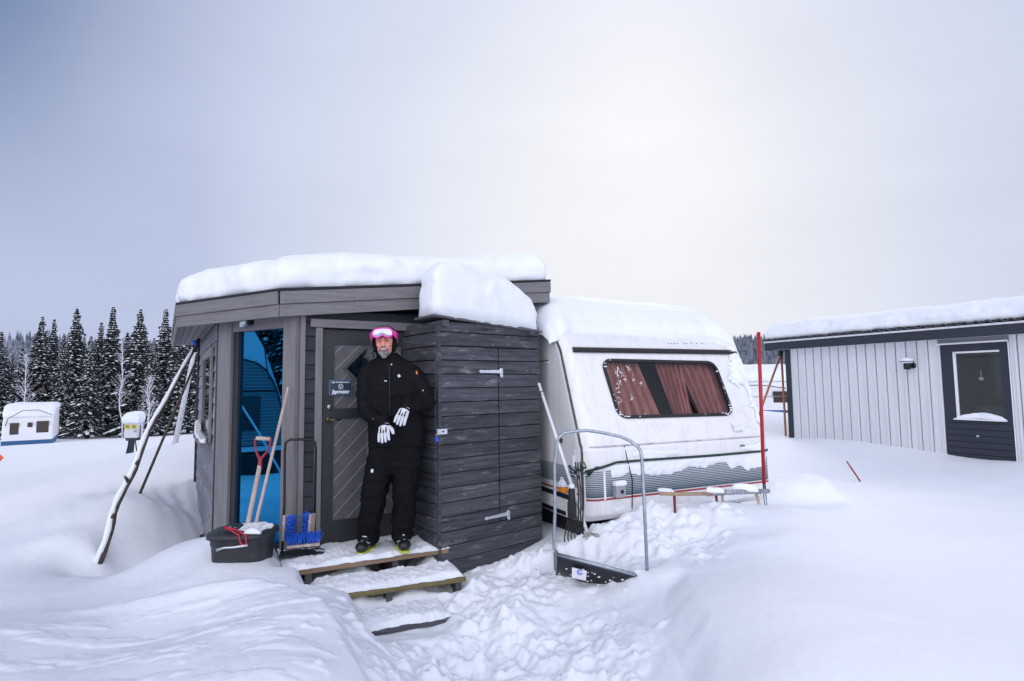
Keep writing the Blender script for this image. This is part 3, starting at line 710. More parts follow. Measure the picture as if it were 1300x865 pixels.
fascia(RB, RC, rz(*RB.xy), rz(*RC.xy)); fascia(RC, RE, rz(*RC.xy), rz(*RE.xy)); fascia(RA, RB, rz(*RA.xy), rz(*RB.xy)); fascia(RE, RD, rz(*RE.xy), rz(*RD.xy))
pillow(inset(poly, .015), lambda x, y: rz(x, y)+.028, lambda x, y: .355, .40, 'roof_snow', roof, over=.03, nz=.035, N=520, rings=50, seed=4, rag=.055, sq=.62)

# ================================================================== shed
H0 = v2(P(556, 500, 4.98)); dsf, dss = vpdir(1530), vpdir(90)
SF = Wall(H0, dsf); SFL = SF.at(684, 500)[0]; SSL = .95
SSm = Wall(H0+dss*SSL, -dss)      # side wall, x runs towards the corner
sz1_ = SF.at(556, 406)[1]; sz0_ = .05
shed = empty('tool_shed', (H0.x, H0.y, .2), 'small weathered dark board shed with strap hinges and a big snow cap', 'shed')
lean = Matrix.Identity(4)
pit = .1285
seam = SF.at(632, 540)[0]; dtop = SF.at(600, 441)[1]; dbot = SF.at(600, 668)[1]
def shedboards(W, xs, z0, z1, name, parent):
    mb = MB(); z = z0; k = 0
    while z < z1-.02:
        zt = min(z+pit, z1)
        for a, b in xs:
            j = [random.uniform(-.0025, .0025) for _ in range(4)]
            vs = [(a, .0, z+.003), (b, .0, z+.003), (b, -.024+j[0], z+.004), (a, -.024+j[1], z+.004), (a, 0, zt-.002), (b, 0, zt-.002), (b, -.017+j[2], zt-.004), (a, -.017+j[3], zt-.004)]
            mb.add(vs, [(0,1,2,3), (4,7,6,5), (3,2,6,7), (0,3,7,4), (2,1,5,6), (1,0,4,5)])
        z = zt; k += 1
    return mb.build(name, M['shed'], parent, W.m, bevel=.004)
nb = round((dtop-dbot)/pit); pit = (dtop-dbot)/nb
shedboards(SF, [(.0, SFL)], dbot-4*pit, dbot-.003, 'front_boards', shed)
shedboards(SF, [(.0, SFL)], dtop+.003, sz1_-.01, 'front_boards', shed)
shedboards(SF, [(seam+.006, SFL)], dbot, dtop, 'front_boards', shed)
sdoor = shedboards(SF, [(.012, seam-.006)], dbot, dtop, 'shed_door', shed)
shedboards(SSm, [(0, SSL-.012)], dbot-4*pit, sz1_-.01, 'side_boards', shed)
BR = H0+dsf*SFL; 
MB().prism([(H0.x+.02, H0.y+.03), (BR.x-.01, BR.y+.02), ((BR+dss*SSL).x, (BR+dss*SSL).y), ((H0+dss*SSL).x+.03, (H0+dss*SSL).y)], sz0_, sz1_-.02).build('shed_body', M['interior'], shed)
MB().box((-.012, -.030, dbot-3.5*pit), (.014, .02, sz1_-.01)).build('corner_trim', M['shed'], shed, SF.m, bevel=.004)
nl = MB(); rn = random.Random(4)
z = dbot-4*pit
while z < sz1_-.05:
    for x in (.035, seam-.035, seam+.035, SFL-.03):
        for dz in (.035, .095): nl.ell((x+rn.uniform(-.004, .004), -.0235+dz*.06, z+dz+rn.uniform(-.004, .004)), (.0042, .003, .0042), nu=6, nv=4)
    z += pit
nl.build('nail_heads', M['black'], shed, SF.m)['kind'] = 'stuff'
def hinge(px, py, length, tilt):
    x, z = SF.at(px, py); mm = SF.m @ Matrix.Translation((x, -.027, z)) @ Matrix.Rotation(tilt, 4, 'Y')
    mb = MB(); hh = .017; L_ = length
    for (xa, xb, ha, hb) in ((-L_, -L_+.02, .003, .016), (-L_+.02, -L_+.05, .016, .010), (-L_+.05, -.0, .012, hh)):
        vs = [(xa, 0, -ha), (xb, 0, -hb), (xb, 0, hb), (xa, 0, ha), (xa, -.006, -ha), (xb, -.006, -hb), (xb, -.006, hb), (xa, -.006, ha)]
        mb.add(vs, [(0,1,2,3), (7,6,5,4), (0,4,5,1), (1,5,6,2), (2,6,7,3), (3,7,4,0)])
    mb.box((.004, -.007, -.045), (.036, 0, .03)); mb.tube([(.002, -.010, -.03), (.002, -.010, .03)], .009, 10)
    for q in (-L_+.07, -L_*.45, -.03): mb.ell((q, -.007, 0), (.005, .003, .005), nu=8, nv=6)
    mb.ell((.02, -.008, -.042), (.018, .008, .016), nu=12, nv=8)
    return mb.build('hinge', M['zinc'], sdoor, mm, bevel=.0015)
hinge(632, 472, .24, 0.0); hinge(641, 652, .26, -.02)
hx, hz = SF.at(558, 548)
hasp = MB().box((-.035, -.034, hz-.024), (.075, -.027, hz+.024)).box((-.035, -.05, hz-.012), (-.02, -.03, hz+.02)).build('hasp', M['zinc'], sdoor, SF.m, bevel=.003)
MB().box((.018, -.036, hz-.006), (.04, -.0335, hz+.005)).build('slot', M['black'], hasp, SF.m)
MB().box((-.036, -.055, hz-.082), (-.008, -.038, hz-.042)).build('padlock', M['padlock'], hasp, SF.m @ Matrix.Translation((-.02, 0, 0)), bevel=.004)
MB().tube([SF.w(-.052, -.046, hz-.045), SF.w(-.05, -.046, hz-.02), SF.w(-.04, -.046, hz-.012), SF.w(-.032, -.046, hz-.02), SF.w(-.034, -.046, hz-.045)], .003, 8).build('shackle', M['steel'], hasp)
# shed roof
RH = v2(P(551, 405, 4.90)); RL = RH+dss*.36; RR = v2(P(688, 411, 5.72)); RRb = RR+dss*.45+Vector((-.05, .1, 0)); RLb = RL+Vector((.3, .15, 0))
def srz(x, y): return sz1_+.012-.09*max(0, min(1, (x-RH.x)/1.1))+.03
spoly = [(RL.x, RL.y), (RH.x, RH.y), (RR.x, RR.y), (RRb.x, RRb.y), (RLb.x, RLb.y)]
sroof = MB().prism(spoly, lambda x, y: srz(x, y)-.022, lambda x, y: srz(x, y)).build('roof', M['greyboard'], shed, bevel=.003)
rf = MB()
for px in (561, 614, 670):
    x, z = SF.at(px, 413); MB().box((x-.028, -.075, sz1_-.06), (x+.028, .02, sz1_-.003-.09*x/1.1+.0)).build('rafter_end', M['greyboard'], sroof, SF.m, bevel=.003)
def shH(x, y):
    t = ((x-RH.x)*dsf.x+(y-RH.y)*dsf.y)/1.2
    return .50*(1-max(0, min(1, (t-.42)/.62))**1.9*.42)*(1 if t > .12 else max(.86, .86+.14*(t+.2)/.32))
pillow(spoly, lambda x, y: srz(x, y)+.001, shH, .24, 'roof_snow', sroof, over=.045, nz=.03, N=300, rings=30, seed=9, rag=.01, sq=.6, its=80)

# ================================================================== steps and deck
steps = empty('entrance_steps', (FL.x, FL.y, .1), 'snow covered wooden entrance platform with two steps below the cabin door', 'steps')
def tread(m, W_, depth, z, th, mt, name='tread', x0=0):
    return MB().box((x0, 0, z-th), (W_, depth, z)).build(name, mt, steps, m, bevel=.004)
plat = MB()
for k in range(9): plat.box((0, .002+k*.125, DECKZ-.036), (DW, k*.125+.12, DECKZ))
plat.build('platform', M['lumber'], steps, deckm, bevel=.004)
tread(s2m, S2W, .14, .30, .034, M['lumber2']); tread(s2m @ Matrix.Translation((0, .146, 0)), S2W, .14, .30, .034, M['lumber2'])
tread(s3m, S3W, .14, .17, .034, M['greyboard']); tread(s3m @ Matrix.Translation((0, .146, 0)), S3W, .14, .17, .034, M['greyboard'])
st = MB()
for x in (.06, .74, DW-.07): MB().box((x, .03, 0), (x+.045, .5, DECKZ-.038)).build('stringer', M['greyboard'], steps, deckm)
st = MB()
for x in (.5, S2W-.08): MB().box((x, .02, 0), (x+.045, .26, .265)).build('stringer', M['greyboard'], steps, s2m)
def topsnow(m, x0, x1, y0, y1, z, name, seed, h=.022, hole=.0, nx=150, ny=70):
    xs = np.linspace(x0, x1, nx); ys = np.linspace(y0, y1, ny); X, Y = np.meshgrid(xs, ys)
    e = np.minimum(np.minimum(X-x0, x1-X), np.minimum(Y-y0, (y1-Y)+.1))
    hh = h*sstep(0, .05, e)*(1+.5*fbm(X*6, Y*6, None, seed, 3))+.010*np.abs(fbm(X*22, Y*22, None, seed+3, 3))*sstep(0, .02, e)
    hh -= .018*np.clip(fbm(X*5+4, Y*7, None, seed+7, 3)-hole, 0, 1)
    if name == 'platform_snow':
        hh += .10*np.exp(-((X-x1+.02)/.14)**2)*sstep(.12, .5, Y)+.05*np.exp(-((Y-y1)/.1)**2)
    y_ = Y+.012*fbm(X*14, Y*0, None, seed+4, 3)*(1-sstep(0, .04, Y-y0))
    V = np.stack([X.ravel(), y_.ravel(), (z-.006+hh).ravel()], 1)
    return MB().grid(V.tolist(), nx, ny).build(name, M['snow'], steps, m)
topsnow(deckm, -.1, DW+.02, .006, 1.15, DECKZ+.008, 'platform_snow', 3, hole=.3)
topsnow(s2m, -.03, S2W-.01, .006, .34, .31, 'tread_snow', 5, h=.03, hole=.6, ny=30)
topsnow(s3m, -.12, S3W+.05, .004, .32, .178, 'tread_snow', 8, h=.03, hole=.6, ny=30)

# ================================================================== caravan
O = v2(P(745, 640, 5.2)); cu_d = vpdir(2250); CVm = frame(O, cu_d, Vector((-cu_d.y, cu_d.x, 0))); CVb = Vector((-cu_d.y, cu_d.x, 0))
CW = 2.32; RC_ = .13
prof = [(.20, .55), (.08, .56), (.015, .62), (-.005, .75), (0, .95), (.0, 1.215), (.025, 1.24), (.03, 1.27), (.355, 2.12), (.37, 2.15), (.42, 2.22), (.50, 2.31), (.62, 2.38), (.8, 2.43), (1.1, 2.455), (1.6, 2.46)]
def resample(pr, st):
    out = [pr[0]]
    for a, b in zip(pr, pr[1:]):
        n = max(1, round(math.dist(a, b)/st)); out += [(a[0]+(b[0]-a[0])*i/n, a[1]+(b[1]-a[1])*i/n) for i in range(1, n+1)]
    return out
pr = resample(prof, .018); PB = np.array([p[0] for p in pr]); PZ = np.array([p[1] for p in pr])
def plan_round(u): 
    e = np.minimum(u, CW-u); e = np.clip(e, 0, RC_); return RC_-np.sqrt(np.clip(RC_**2-(RC_-e)**2, 0, None))
def c_surface(u, z, off=0.0):   # point on the front face at height z
    b = np.interp(z, PZ, PB); db = (np.interp(z+.01, PZ, PB)-np.interp(z-.01, PZ, PB))/.02; nl = np.sqrt(1+db*db)
    return (u, b+plan_round(u)-off/nl, z+off*db/nl)
us = np.concatenate([np.linspace(0, RC_, 12)[:-1], np.linspace(RC_, CW-RC_, 110), np.linspace(CW-RC_, CW, 12)[1:]])
# slanted window panel frame
pA, pB = Vector((0, .03, 1.27)), Vector((0, .355, 2.12)); sl = (pB-pA).normalized(); sn = Vector((0, -sl.z, sl.y))
wn = (CVm.to_3x3() @ sn); w0 = CVm @ pA
cinv = CVm.inverted()
def onslant(px, py):
    q = cinv @ PL(px, py, w0, wn); return (q.x, (q-pA).dot(sl))
WC = [onslant(*c) for c in ((786, 530), (930, 526), (906, 461), (764, 458))]   # BL BR TR TL
def rpoly(c, r, n=6):
    out = []; m = len(c)
    for i in range(m):
        p, a, b = Vector(c[i]), Vector(c[i-1]), Vector(c[(i+1) % m]); d0 = (a-p).normalized(); d1 = (b-p).normalized()
        s_, e_ = p+d0*r, p+d1*r
        for k in range(n+1):
            t = k/n; out.append(tuple((s_*(1-t)+p*t)*(1-t)+(p*(1-t)+e_*t)*t))
    return out
WP = rpoly(WC, .11, 7)
caravan = empty('caravan', (O.x, O.y, .3), 'white caravan with rose curtains behind its front window, snow on its roof', 'caravan')
V = []; 
for b, z in zip(PB, PZ): V += [(u, b+float(plan_round(u)), z) for u in us]
nu, nv = len(us), len(PB)
uc = (us[:-1]+us[1:])/2; zc = (PZ[:-1]+PZ[1:])/2; bc = (PB[:-1]+PB[1:])/2
UU, ZZ = np.meshgrid(uc, zc); BB = np.repeat(bc[:, None], len(uc), 1); SS = (BB-pA.y)*sl.y+(ZZ-pA.z)*sl.z
hole = inpoly(WP, UU, SS) & (ZZ > 1.27) & (ZZ < 2.12)
body = MB().grid(V, nu, nv, ~hole)
sp = [(b+RC_, z) for b, z in pr]+[(4.8, 2.46), (4.8, .55)]
for u in (0, CW): body.add([(u, b, z) for b, z in sp], [tuple(range(len(sp))) if u else tuple(range(len(sp)))[::-1]])
body.add([(0, 1.6+RC_, 2.46), (CW, 1.6+RC_, 2.46), (CW, 4.8, 2.46), (0, 4.8, 2.46)], [(0, 1, 2, 3)])
body.add([(0, 4.8, .55), (CW, 4.8, .55), (CW, 4.8, 2.46), (0, 4.8, 2.46)], [(3, 2, 1, 0)])
body.add([(0, .2+RC_, .55), (CW, .2+RC_, .55), (CW, 4.8, .55), (0, 4.8, .55)], [(3, 2, 1, 0)])
cbody = body.build('body', M['caravan'], caravan, CVm)
MB().box((.12, .35, .12), (CW-.12, 4.6, .548)).build('underbody_shade', M['black'], caravan, CVm)  # black block added to give the dark shade beneath the body
# window: rubber frame, pane, curtains, inner wall
def slant(u, s, d): return (u, pA.y+sl.y*s+sn.y*d, pA.z+sl.z*s+sn.z*d)
def offpoly(poly, d):
    c = Vector((sum(p[0] for p in poly)/len(poly), sum(p[1] for p in poly)/len(poly))); n = len(poly); out = []
    for i in range(n):
        t = (Vector(poly[(i+1) % n])-Vector(poly[i-1])).normalized(); nn = Vector((t.y, -t.x)); 
        if nn.dot(Vector(poly[i])-c) < 0: nn = -nn
        out.append(tuple(Vector(poly[i])+nn*d))
    return out
def ringmesh(outer, inner, d0, d1):
    n = len(outer); vs = [slant(*p, d0) for p in outer]+[slant(*p, d1) for p in outer]+[slant(*p, d1) for p in inner]+[slant(*p, d0) for p in inner]; fs = []
    for i in range(n):
        j = (i+1) % n
        for k in range(4): fs.append((k*n+i, k*n+j, ((k+1) % 4)*n+j, ((k+1) % 4)*n+i))
    return MB().add(vs, fs)
cwin = ringmesh(offpoly(WP, .018), offpoly(WP, -.014), -.012, .014).build('front_window', M['black'], caravan, CVm)
MB().add([slant(*p, .004) for p in WP], [tuple(range(len(WP)))]).build('pane', M['smoked'], cwin, CVm)
def curtain(x0t, x1t, x0b, x1b, s0, s1, ph, mt='curtain'):
    n, m = 70, 14; V = []
    for j in range(m):
        t = j/(m-1); 
        for i in range(n):
            a = i/(n-1); u = (x0b*(1-t)+x0t*t)*(1-a)+(x1b*(1-t)+x1t*t)*a; s = s0+(s1-s0)*t
            V.append(slant(u, s, -.075+.022*math.sin(a*34+ph+t*.8)+.011*math.sin(a*71+ph*2)))
    MB().grid(V, n, m).build('curtain', M[mt], cwin, CVm)
uBL, uBR = WC[0][0], WC[1][0]; uW = uBR-uBL; s0, s1 = WC[0][1]-.05, WC[3][1]+.05
curtain(uBL-.09, uBL+.34*uW-.06, uBL-.08, uBL+.38*uW, s0, s1, 0)
curtain(uBL+.46*uW, uBL+.72*uW, uBL+.50*uW, uBL+.66*uW, s0, s1, 2)
curtain(uBL+.67*uW, uBR+.12, uBL+.76*uW, uBR+.05, s0, s1, 4)
MB().add([(.0, .45, 1.0), (CW, .45, 1.0), (CW, 1.0, 2.4), (0, 1.0, 2.4)], [(0, 1, 2, 3)]).build('inner_lining', M['interior'], caravan, CVm)
MB().box((uBL+.68*uW, .17, 1.22), (uBL+.78*uW, .25, 1.42)).build('shelf_item', M['white'], cwin, CVm)
# trims
def ribbon(z0, z1, u0, u1, off, name, m, nn=90):
    zs = np.linspace(z0, z1, max(2, int((z1-z0)/.02)+2)); uu = np.linspace(u0, u1, nn); V = []
    for z in zs:
        for u in uu: x, y, q = c_surface(u, z, off); V.append((float(x), float(y), float(q)))
    return MB().grid(V, len(uu), len(zs)).build(name, M[m], caravan, CVm)
ribbon(.782, 1.02, .0, CW-.02, .003, 'printed_band', 'band'); ribbon(.755, .772, 0, CW-.02, .004, 'red_stripe', 'stripe_red')
# the same bands along the shaded side
sd = RC_
MB().box((-.004, sd+.015, .86), (.0, 4.7, 1.04)).build('printed_band', M['band'], caravan, CVm)
MB().box((-.005, sd+.0, .79), (.0, 4.7, .805)).build('red_stripe', M['stripe_red'], caravan, CVm)
MB().box((-.005, sd+.0, .72), (.0, 4.7, .765)).build('dark_stripe', M['navy'], caravan, CVm)
MB().box((-.006, sd+.25, .56), (-.001, 4.7, .6)).build('dark_skirt', M['navy'], caravan, CVm)
tr = []
for z in np.concatenate([np.linspace(.66, 2.12, 40), np.linspace(2.14, 2.45, 14)]): b = float(np.interp(z, PZ, PB)); tr.append((0, b+RC_*.72-.006*0, float(z)))
tr = [(.012, b-.012, z) for _, b, z in tr]
MB().tube([CVm @ Vector(p) for p in tr], .013, 8).build('corner_trim', mat('bronze_trim', (.05, .04, .035), .4, col2=(.11, .09, .075), nscale=(10, 10, 10)), caravan)
gp = [c_surface(u, 2.135, .018) for u in np.linspace(.10, CW-.10, 40)]
MB().tube([CVm @ Vector([float(q) for q in p]) for p in gp], .019, 8).build('gutter', M['black'], caravan)
gp = [c_surface(u, 2.160, .017) for u in np.linspace(.10, CW-.16, 40)]
MB().tube([CVm @ Vector([float(q) for q in p]) for p in gp], .009, 8).build('gutter_lip', mat('brown_lip', (.10, .075, .06), .5), caravan)
gp = [c_surface(u, 1.232, .006) for u in np.linspace(.06, CW-.06, 50)]
MB().tube([CVm @ Vector([float(q) for q in p]) for p in gp], .007, 6).build('ridge_moulding', mat('grey_moulding', (.3, .3, .33), .5, col2=(.75, .76, .8), nscale=(9, 9, 9)), caravan)
# green strap round the front
gp = [c_surface(u, 1.085+.004*math.sin(u*3)+.0*u, .010) for u in np.linspace(.32, CW-.02, 60)]
MB().tube([CVm @ Vector((.02, .04, 1.02)), CVm @ Vector((.12, -.01, 1.045)), CVm @ Vector((.24, -.015, 1.07))]+[CVm @ Vector([float(q) for q in p]) for p in gp], [.012]*3+[.011]*60, 8).build('strap', M['green'], caravan)
kn = MB()
for k in range(16):
    p = CVm @ Vector((random.uniform(-.16, .06), random.uniform(-.05, .0), 1.03+random.uniform(-.05, .05))); q = p+Vector((random.uniform(-.07, .07), random.uniform(-.02, .02), random.uniform(-.06, .05)))
    kn.tube([p, (p+q)/2+Vector((0, -.01, random.uniform(-.02, .02))), q], random.uniform(.005, .011), 6)
kn.build('knot', M['green'], caravan)
# pole vertical white seam, hole, socket box, lamp, handle, cable
for u, z in ((.19, .9),):
    V = [c_surface(u-.012, zz, .006) for zz in (.76, .85, .95, 1.04)]+[c_surface(u+.012, zz, .006) for zz in (.76, .85, .95, 1.04)]
    MB().add([tuple(map(float, v)) for v in V], [(i, i+1, i+5, i+4)[::-1] for i in range(3)]).build('seam_strip', M['white'], caravan, CVm)
q = cinv @ PL(783, 623, w0 if False else CVm @ Vector((0, 0, .9)), CVb); sx, szz = q.x, q.z
sbx = MB().box((sx-.055, -.07, szz-.055), (sx+.055, -.004, szz+.06)).build('socket_box', mat('grey_socket', (.32, .33, .36), .5), caravan, CVm, bevel=.01)
MB().tube([CVm @ Vector((sx+.01, -.07, szz)), CVm @ Vector((sx+.01, -.076, szz))], .018, 12).build('socket_hole', M['black'], sbx)
pillow([(sx-.06, -.075), (sx+.06, -.075), (sx+.06, -.006), (sx-.06, -.006)], szz+.055, .05, .04, 'socket_snow', sbx, over=.0, nz=.02, N=60, rings=6, mtx=CVm, rag=0)
q = cinv @ PL(831, 645, CVm @ Vector((0, 0, .9)), CVb); MB().tube([CVm @ Vector((q.x, .01, q.z)), CVm @ Vector((q.x, -.006, q.z))], .03, 16).tube([CVm @ Vector((q.x, -.006, q.z)), CVm @ Vector((q.x, -.009, q.z))], .018, 12).build('vent_cap', mat('vent_grey', (.25, .25, .27), .5), caravan)
q = cinv @ PL(942, 566, CVm @ Vector((0, 0, 1.15)), CVb); MB().box((q.x-.03, -.012, q.z-.008), (q.x+.03, .0, q.z+.01)).build('latch', mat('latch_grey', (.15, .16, .18), .5), caravan, CVm, bevel=.003)
cp = []
for px, py in ((794, 566), (798, 590), (803, 610), (803, 640), (806, 655), (816, 657), (850, 653), (880, 647)):
    q = cinv @ PL(px, py, CVm @ Vector((0, -.012, .9)), CVb); cp.append(CVm @ Vector((q.x, float(np.interp(q.z, PZ, PB))-.012, q.z)))
MB().tube(cp, .0045, 6).build('cable', M['blackmetal'], caravan)
# fittings on the side near the corner
def onside(px, py):
    q = cinv @ PL(px, py, CVm @ Vector((0, 0, 0)), CVm.to_3x3() @ Vector((1, 0, 0))); return q.y, q.z
b_, z_ = onside(718, 620)
lamp_ = MB().box((-.06, b_-.05, z_-.035), (-.002, b_+.05, z_+.02)).build('marker_lamp', mat('amber_lens', (.75, .25, .02), .25), caravan, CVm, bevel=.008)
pillow([(-.065, b_-.055), (-.0, b_-.055), (0, b_+.055), (-.065, b_+.055)], z_+.018, .09, .04, 'lamp_snow', lamp_, over=.0, nz=.01, N=60, rings=6, mtx=CVm, rag=0)
b_, z_ = onside(730, 588)
gh = MB().box((-.012, b_-.035, z_-.14), (-.002, b_+.035, z_+.12)).box((-.03, b_-.012, z_-.03), (-.01, b_+.012, z_+.07)).build('grab_handle', M['white'], caravan, CVm, bevel=.006)
b_, z_ = onside(712, 559); MB().box((-.03, b_-.04, z_-.02), (-.002, b_+.03, z_+.02)).build('latch', M['meterpost'], caravan, CVm, bevel=.004)
for zz in (2.03,):
    MB().box((-.008, sd+.55, zz), (-.001, 4.7, zz+.02)).build('upper_moulding', M['white'], caravan, CVm)
    MB().box((-.009, sd+.55, zz+.021), (-.001, 4.7, zz+.032)).build('upper_red_line', M['stripe_red'], caravan, CVm)
# faint script lettering on the brow under the roof snow (broken, nearly faded)
let = MB()
for px in (849, 853, 857, 861, 870, 873, 879, 886, 893):
    q = cinv @ PL(px, 436.5, CVm @ Vector((0, .42, 2.22)), CVb); x, y, z = c_surface(q.x, q.z, .003)
    let.box((float(x)-.012, float(y)-.002, float(z)-.004), (float(x)+.012, float(y)+.002, float(z)+.004))
let.build('faded_lettering', mat('faded_letters', (.3, .3, .33), .5), caravan, CVm)
# roof snow of the caravan: follows the roof curve
def caravan_snow():
    PBx = np.concatenate([PB, [4.8]]); PZx = np.concatenate([PZ, [2.46]])
    arc = np.concatenate([[0], np.cumsum(np.hypot(np.diff(PBx), np.diff(PZx)))])
    a_start = np.interp(2.325, PZ[PZ < 2.4], arc[:len(PZ[PZ < 2.4])]); aend = arc[-1]
    ts = np.concatenate([np.linspace(0, .5, 50)**1.4*.5**-.4, np.linspace(.5, aend-a_start, 60)[1:]]); uu = np.linspace(-.07, CW+.05, 150)
    V = []
    for j, t in enumerate(ts):
        for u in uu:
            ue = min(max(u, 0), CW)
            edge = .045*math.sin(u*2.4+.3)+.02*mnoise.noise(Vector((u*3, 0, 7)))+.01*mnoise.noise(Vector((u*12, 0, 3)))-.11*max(0, 1-max(u, 0)/.22)**1.2
            rgt = max(0, (u-1.95)/.4); edge -= .24*rgt**1.5
            a = a_start+edge+t*(1 if t > .6 else 1); b = np.interp(a, arc, PBx); z = np.interp(a, arc, PZx)
            db, dz = np.interp(a+.05, arc, PBx)-np.interp(a-.05, arc, PBx), np.interp(a+.05, arc, PZx)-np.interp(a-.05, arc, PZx); l = math.hypot(db, dz); nb_, nz_ = -dz/l, db/l
            se = min(u+.07, CW+.05-u); k = 1-(1-min(se/.34, 1))**2; k = math.sqrt(max(k, 0))
            d = t; h = (.035*min(d/.03, 1)+.41*(1-math.exp(-(d/.42)**1.25)))
            if j == 0: h = -.004
            h *= k; h *= (1-.12*(u/CW)); h += .028*mnoise.noise(Vector((u*1.7, a*1.7, 2)))*k*min(d/.1, 1)+.012*mnoise.noise(Vector((u*6, a*6, 9)))*k*min(d/.1, 1)
            drop = (1-k)*.07 if (u < .34 or u > CW-.3) else 0
            V.append((u, b+nb_*h+float(plan_round(ue))*.5, z+nz_*h-drop*(.6+.4*min(d/.3, 1))))
    MB().grid(V, len(uu), len(ts)).build('roof_snow', M['snow_soft'], caravan, CVm)
caravan_snow()
# snow crust plastered on the front
def crust(name, mask, u0, u1, z0, z1, thick, seed, nn=(170, 90)):
    U, Zg = np.meshgrid(np.linspace(u0, u1, nn[0]), np.linspace(z0, z1, nn[1])); h = mask(U, Zg)
    t = thick*np.clip(h, 0, 1)**.5*(1+.5*fbm(U*14, Zg*14, None, seed, 3)); V = []
    for u, z, tt in zip(U.ravel(), Zg.ravel(), t.ravel()):
        x, y, q = c_surface(float(u), float(z), float(max(tt, 0))+.0025); V.append((float(x), float(y), float(q)))
    hc = (h[:-1, :-1]+h[1:, 1:]+h[:-1, 1:]+h[1:, :-1])/4
    MB().grid(V, nn[0], nn[1], hc > 0).build(name, M['snow'], caravan, CVm)
def m1(U, Z):   # right edge, running down from the roof
    edge = CW-.05-(.14+.16*sstep(1.5, 2.15, Z)) - .10*fbm(U*0+5, Z*3, None, 3, 2)
    return (U-edge)*6*sstep(1.38, 1.6, Z)+.8*fbm(U*7, Z*7, None, 5, 4)-.15
crust('snow_crust', m1, CW-.5, CW-.004, 1.3, 2.2, .035, 4, (90, 150))
def m2(U, Z):   # frost along the upper half of the printed band
    lim = .95+.035*fbm(U*5, U*0+2, None, 7, 4)-.02*np.sin(U*3.1+1)+.03*(U < .55); return (Z-lim)*18*(Z < 1.065)*sstep(.25, .32, U)*(1-sstep(2.1, 2.2, U)) + .15*fbm(U*20, Z*20, None, 8, 2)*(Z > lim)*(Z < 1.065)
crust('snow_crust', m2, .2, CW-.1, .86, 1.08, .012, 6, (260, 40))
def m3(U, Z): return .9*fbm(U*3.2+2, Z*7, None, 23, 5)-.30-.6*np.abs(Z-1.14)/.1
crust('snow_crust', m3, .3, CW-.1, 1.085, 1.225, .012, 12, (200, 40))
def m5(U, Z): return 1.1*fbm(U*2.4+7, Z*4, None, 29, 5)-.25-.8*sstep(.65, .75, Z)
crust('snow_crust', m5, .2, CW-.1, .62, .75, .02, 15, (200, 30))
# frost and snow bits clinging to the window
bits = MB()
for k in range(120):
    i = random.randrange(len(WP)); a = Vector(WP[i]); b = Vector(WP[(i+1) % len(WP)]); p = a.lerp(b, random.random()); w = .5 if (p.y < s0+.12) else (.9 if p.x > uBR-.12 and p.y < .55 else .12)
    if random.random() > w: continue
    bits.ell(slant(p.x+random.gauss(0, .006), p.y+random.gauss(0, .006), .012), (random.uniform(.004, .022), .005, random.uniform(.003, .008)), nu=8, nv=6)
for k in range(14):
    cu0, cs0 = uBL+.02*uW+abs(random.gauss(0, .14))+.02, s1-.12-abs(random.gauss(0, .22))
    for q_ in range(9):
        u, s = cu0+random.gauss(0, .014), cs0+random.gauss(0, .022)
        if inpoly(WP, np.array(u), np.array(s)): bits.ell(slant(u, s, .006), (random.uniform(.002, .007), .002, random.uniform(.002, .009)), nu=7, nv=5)
bits.build('frost_bits', M['snow'], cwin, CVm)['kind'] = 'stuff'

# ================================================================== things by the caravan
# leaning white pole with rope
pA_, pB_ = P(684, 487, 5.55), P(748, 684, 4.98)
pole = MB().tube([pA_, pB_], .0145, 12).build('mop_pole', M['white'])
tag(pole, 'white mop pole leaning from the shed towards the snow in front of the caravan', 'mop')
jt = pA_.lerp(pB_, .06); MB().tube([jt, pA_.lerp(pB_, .085)], .018, 12).build('joint_ring', M['alu'], pole)
rp_ = MB()
for k in range(46):
    p = pB_+Vector((random.uniform(-.015, .03), random.uniform(-.03, .0), .05)); q = p+Vector((random.uniform(-.09, .09), random.uniform(-.05, .02), -random.uniform(.06, .26)))
    rp_.tube([p, p.lerp(q, .4)+Vector((random.uniform(-.03, .03), random.uniform(-.02, .0), .03)), q], [.005, .006, .003], 5)
rp_.build('mop_strands', M['rope'], pole)
# black plug with hanging cables
pc = P(726, 638, 5.02)
plug = MB().capsule(pc+Vector((0, 0, .10)), pc+Vector((0, 0, -.10)), .030, .036, 12).box((pc.x-.038, pc.y-.03, pc.z-.13), (pc.x+.038, pc.y+.03, pc.z-.0)).build('cable_plug', M['black'], bevel=.008)
tag(plug, 'black power plug hanging on cables beside the leaning mop pole', 'plug')
MB().ell((pc.x-.0, pc.y-.01, pc.z+.14), (.026, .03, .022)).build('plug_snow', M['snow'], plug)
cb = MB()
for k in range(7):
    x0 = pc.x-.035+k*.012; x1 = pc.x-.06+k*.03; cb.tube([(x0, pc.y, pc.z-.12), (x1-.01, pc.y, pc.z-.3), (x1+.01*k, pc.y+.02, pc.z-.5), (pc.x+.02+.01*k, pc.y+.02, pc.z-.62)], .0055, 6)
for k in range(3):
    x0 = pc.x+.04+k*.02; cb.tube([(x0, pc.y+.03, pc.z+.34), (x0+.02, pc.y+.0, pc.z+.1), (x0+.01, pc.y, pc.z-.25), (x0-.01, pc.y+.0, pc.z-.8)], .006, 6)
cb.build('cable', M['black'], plug)
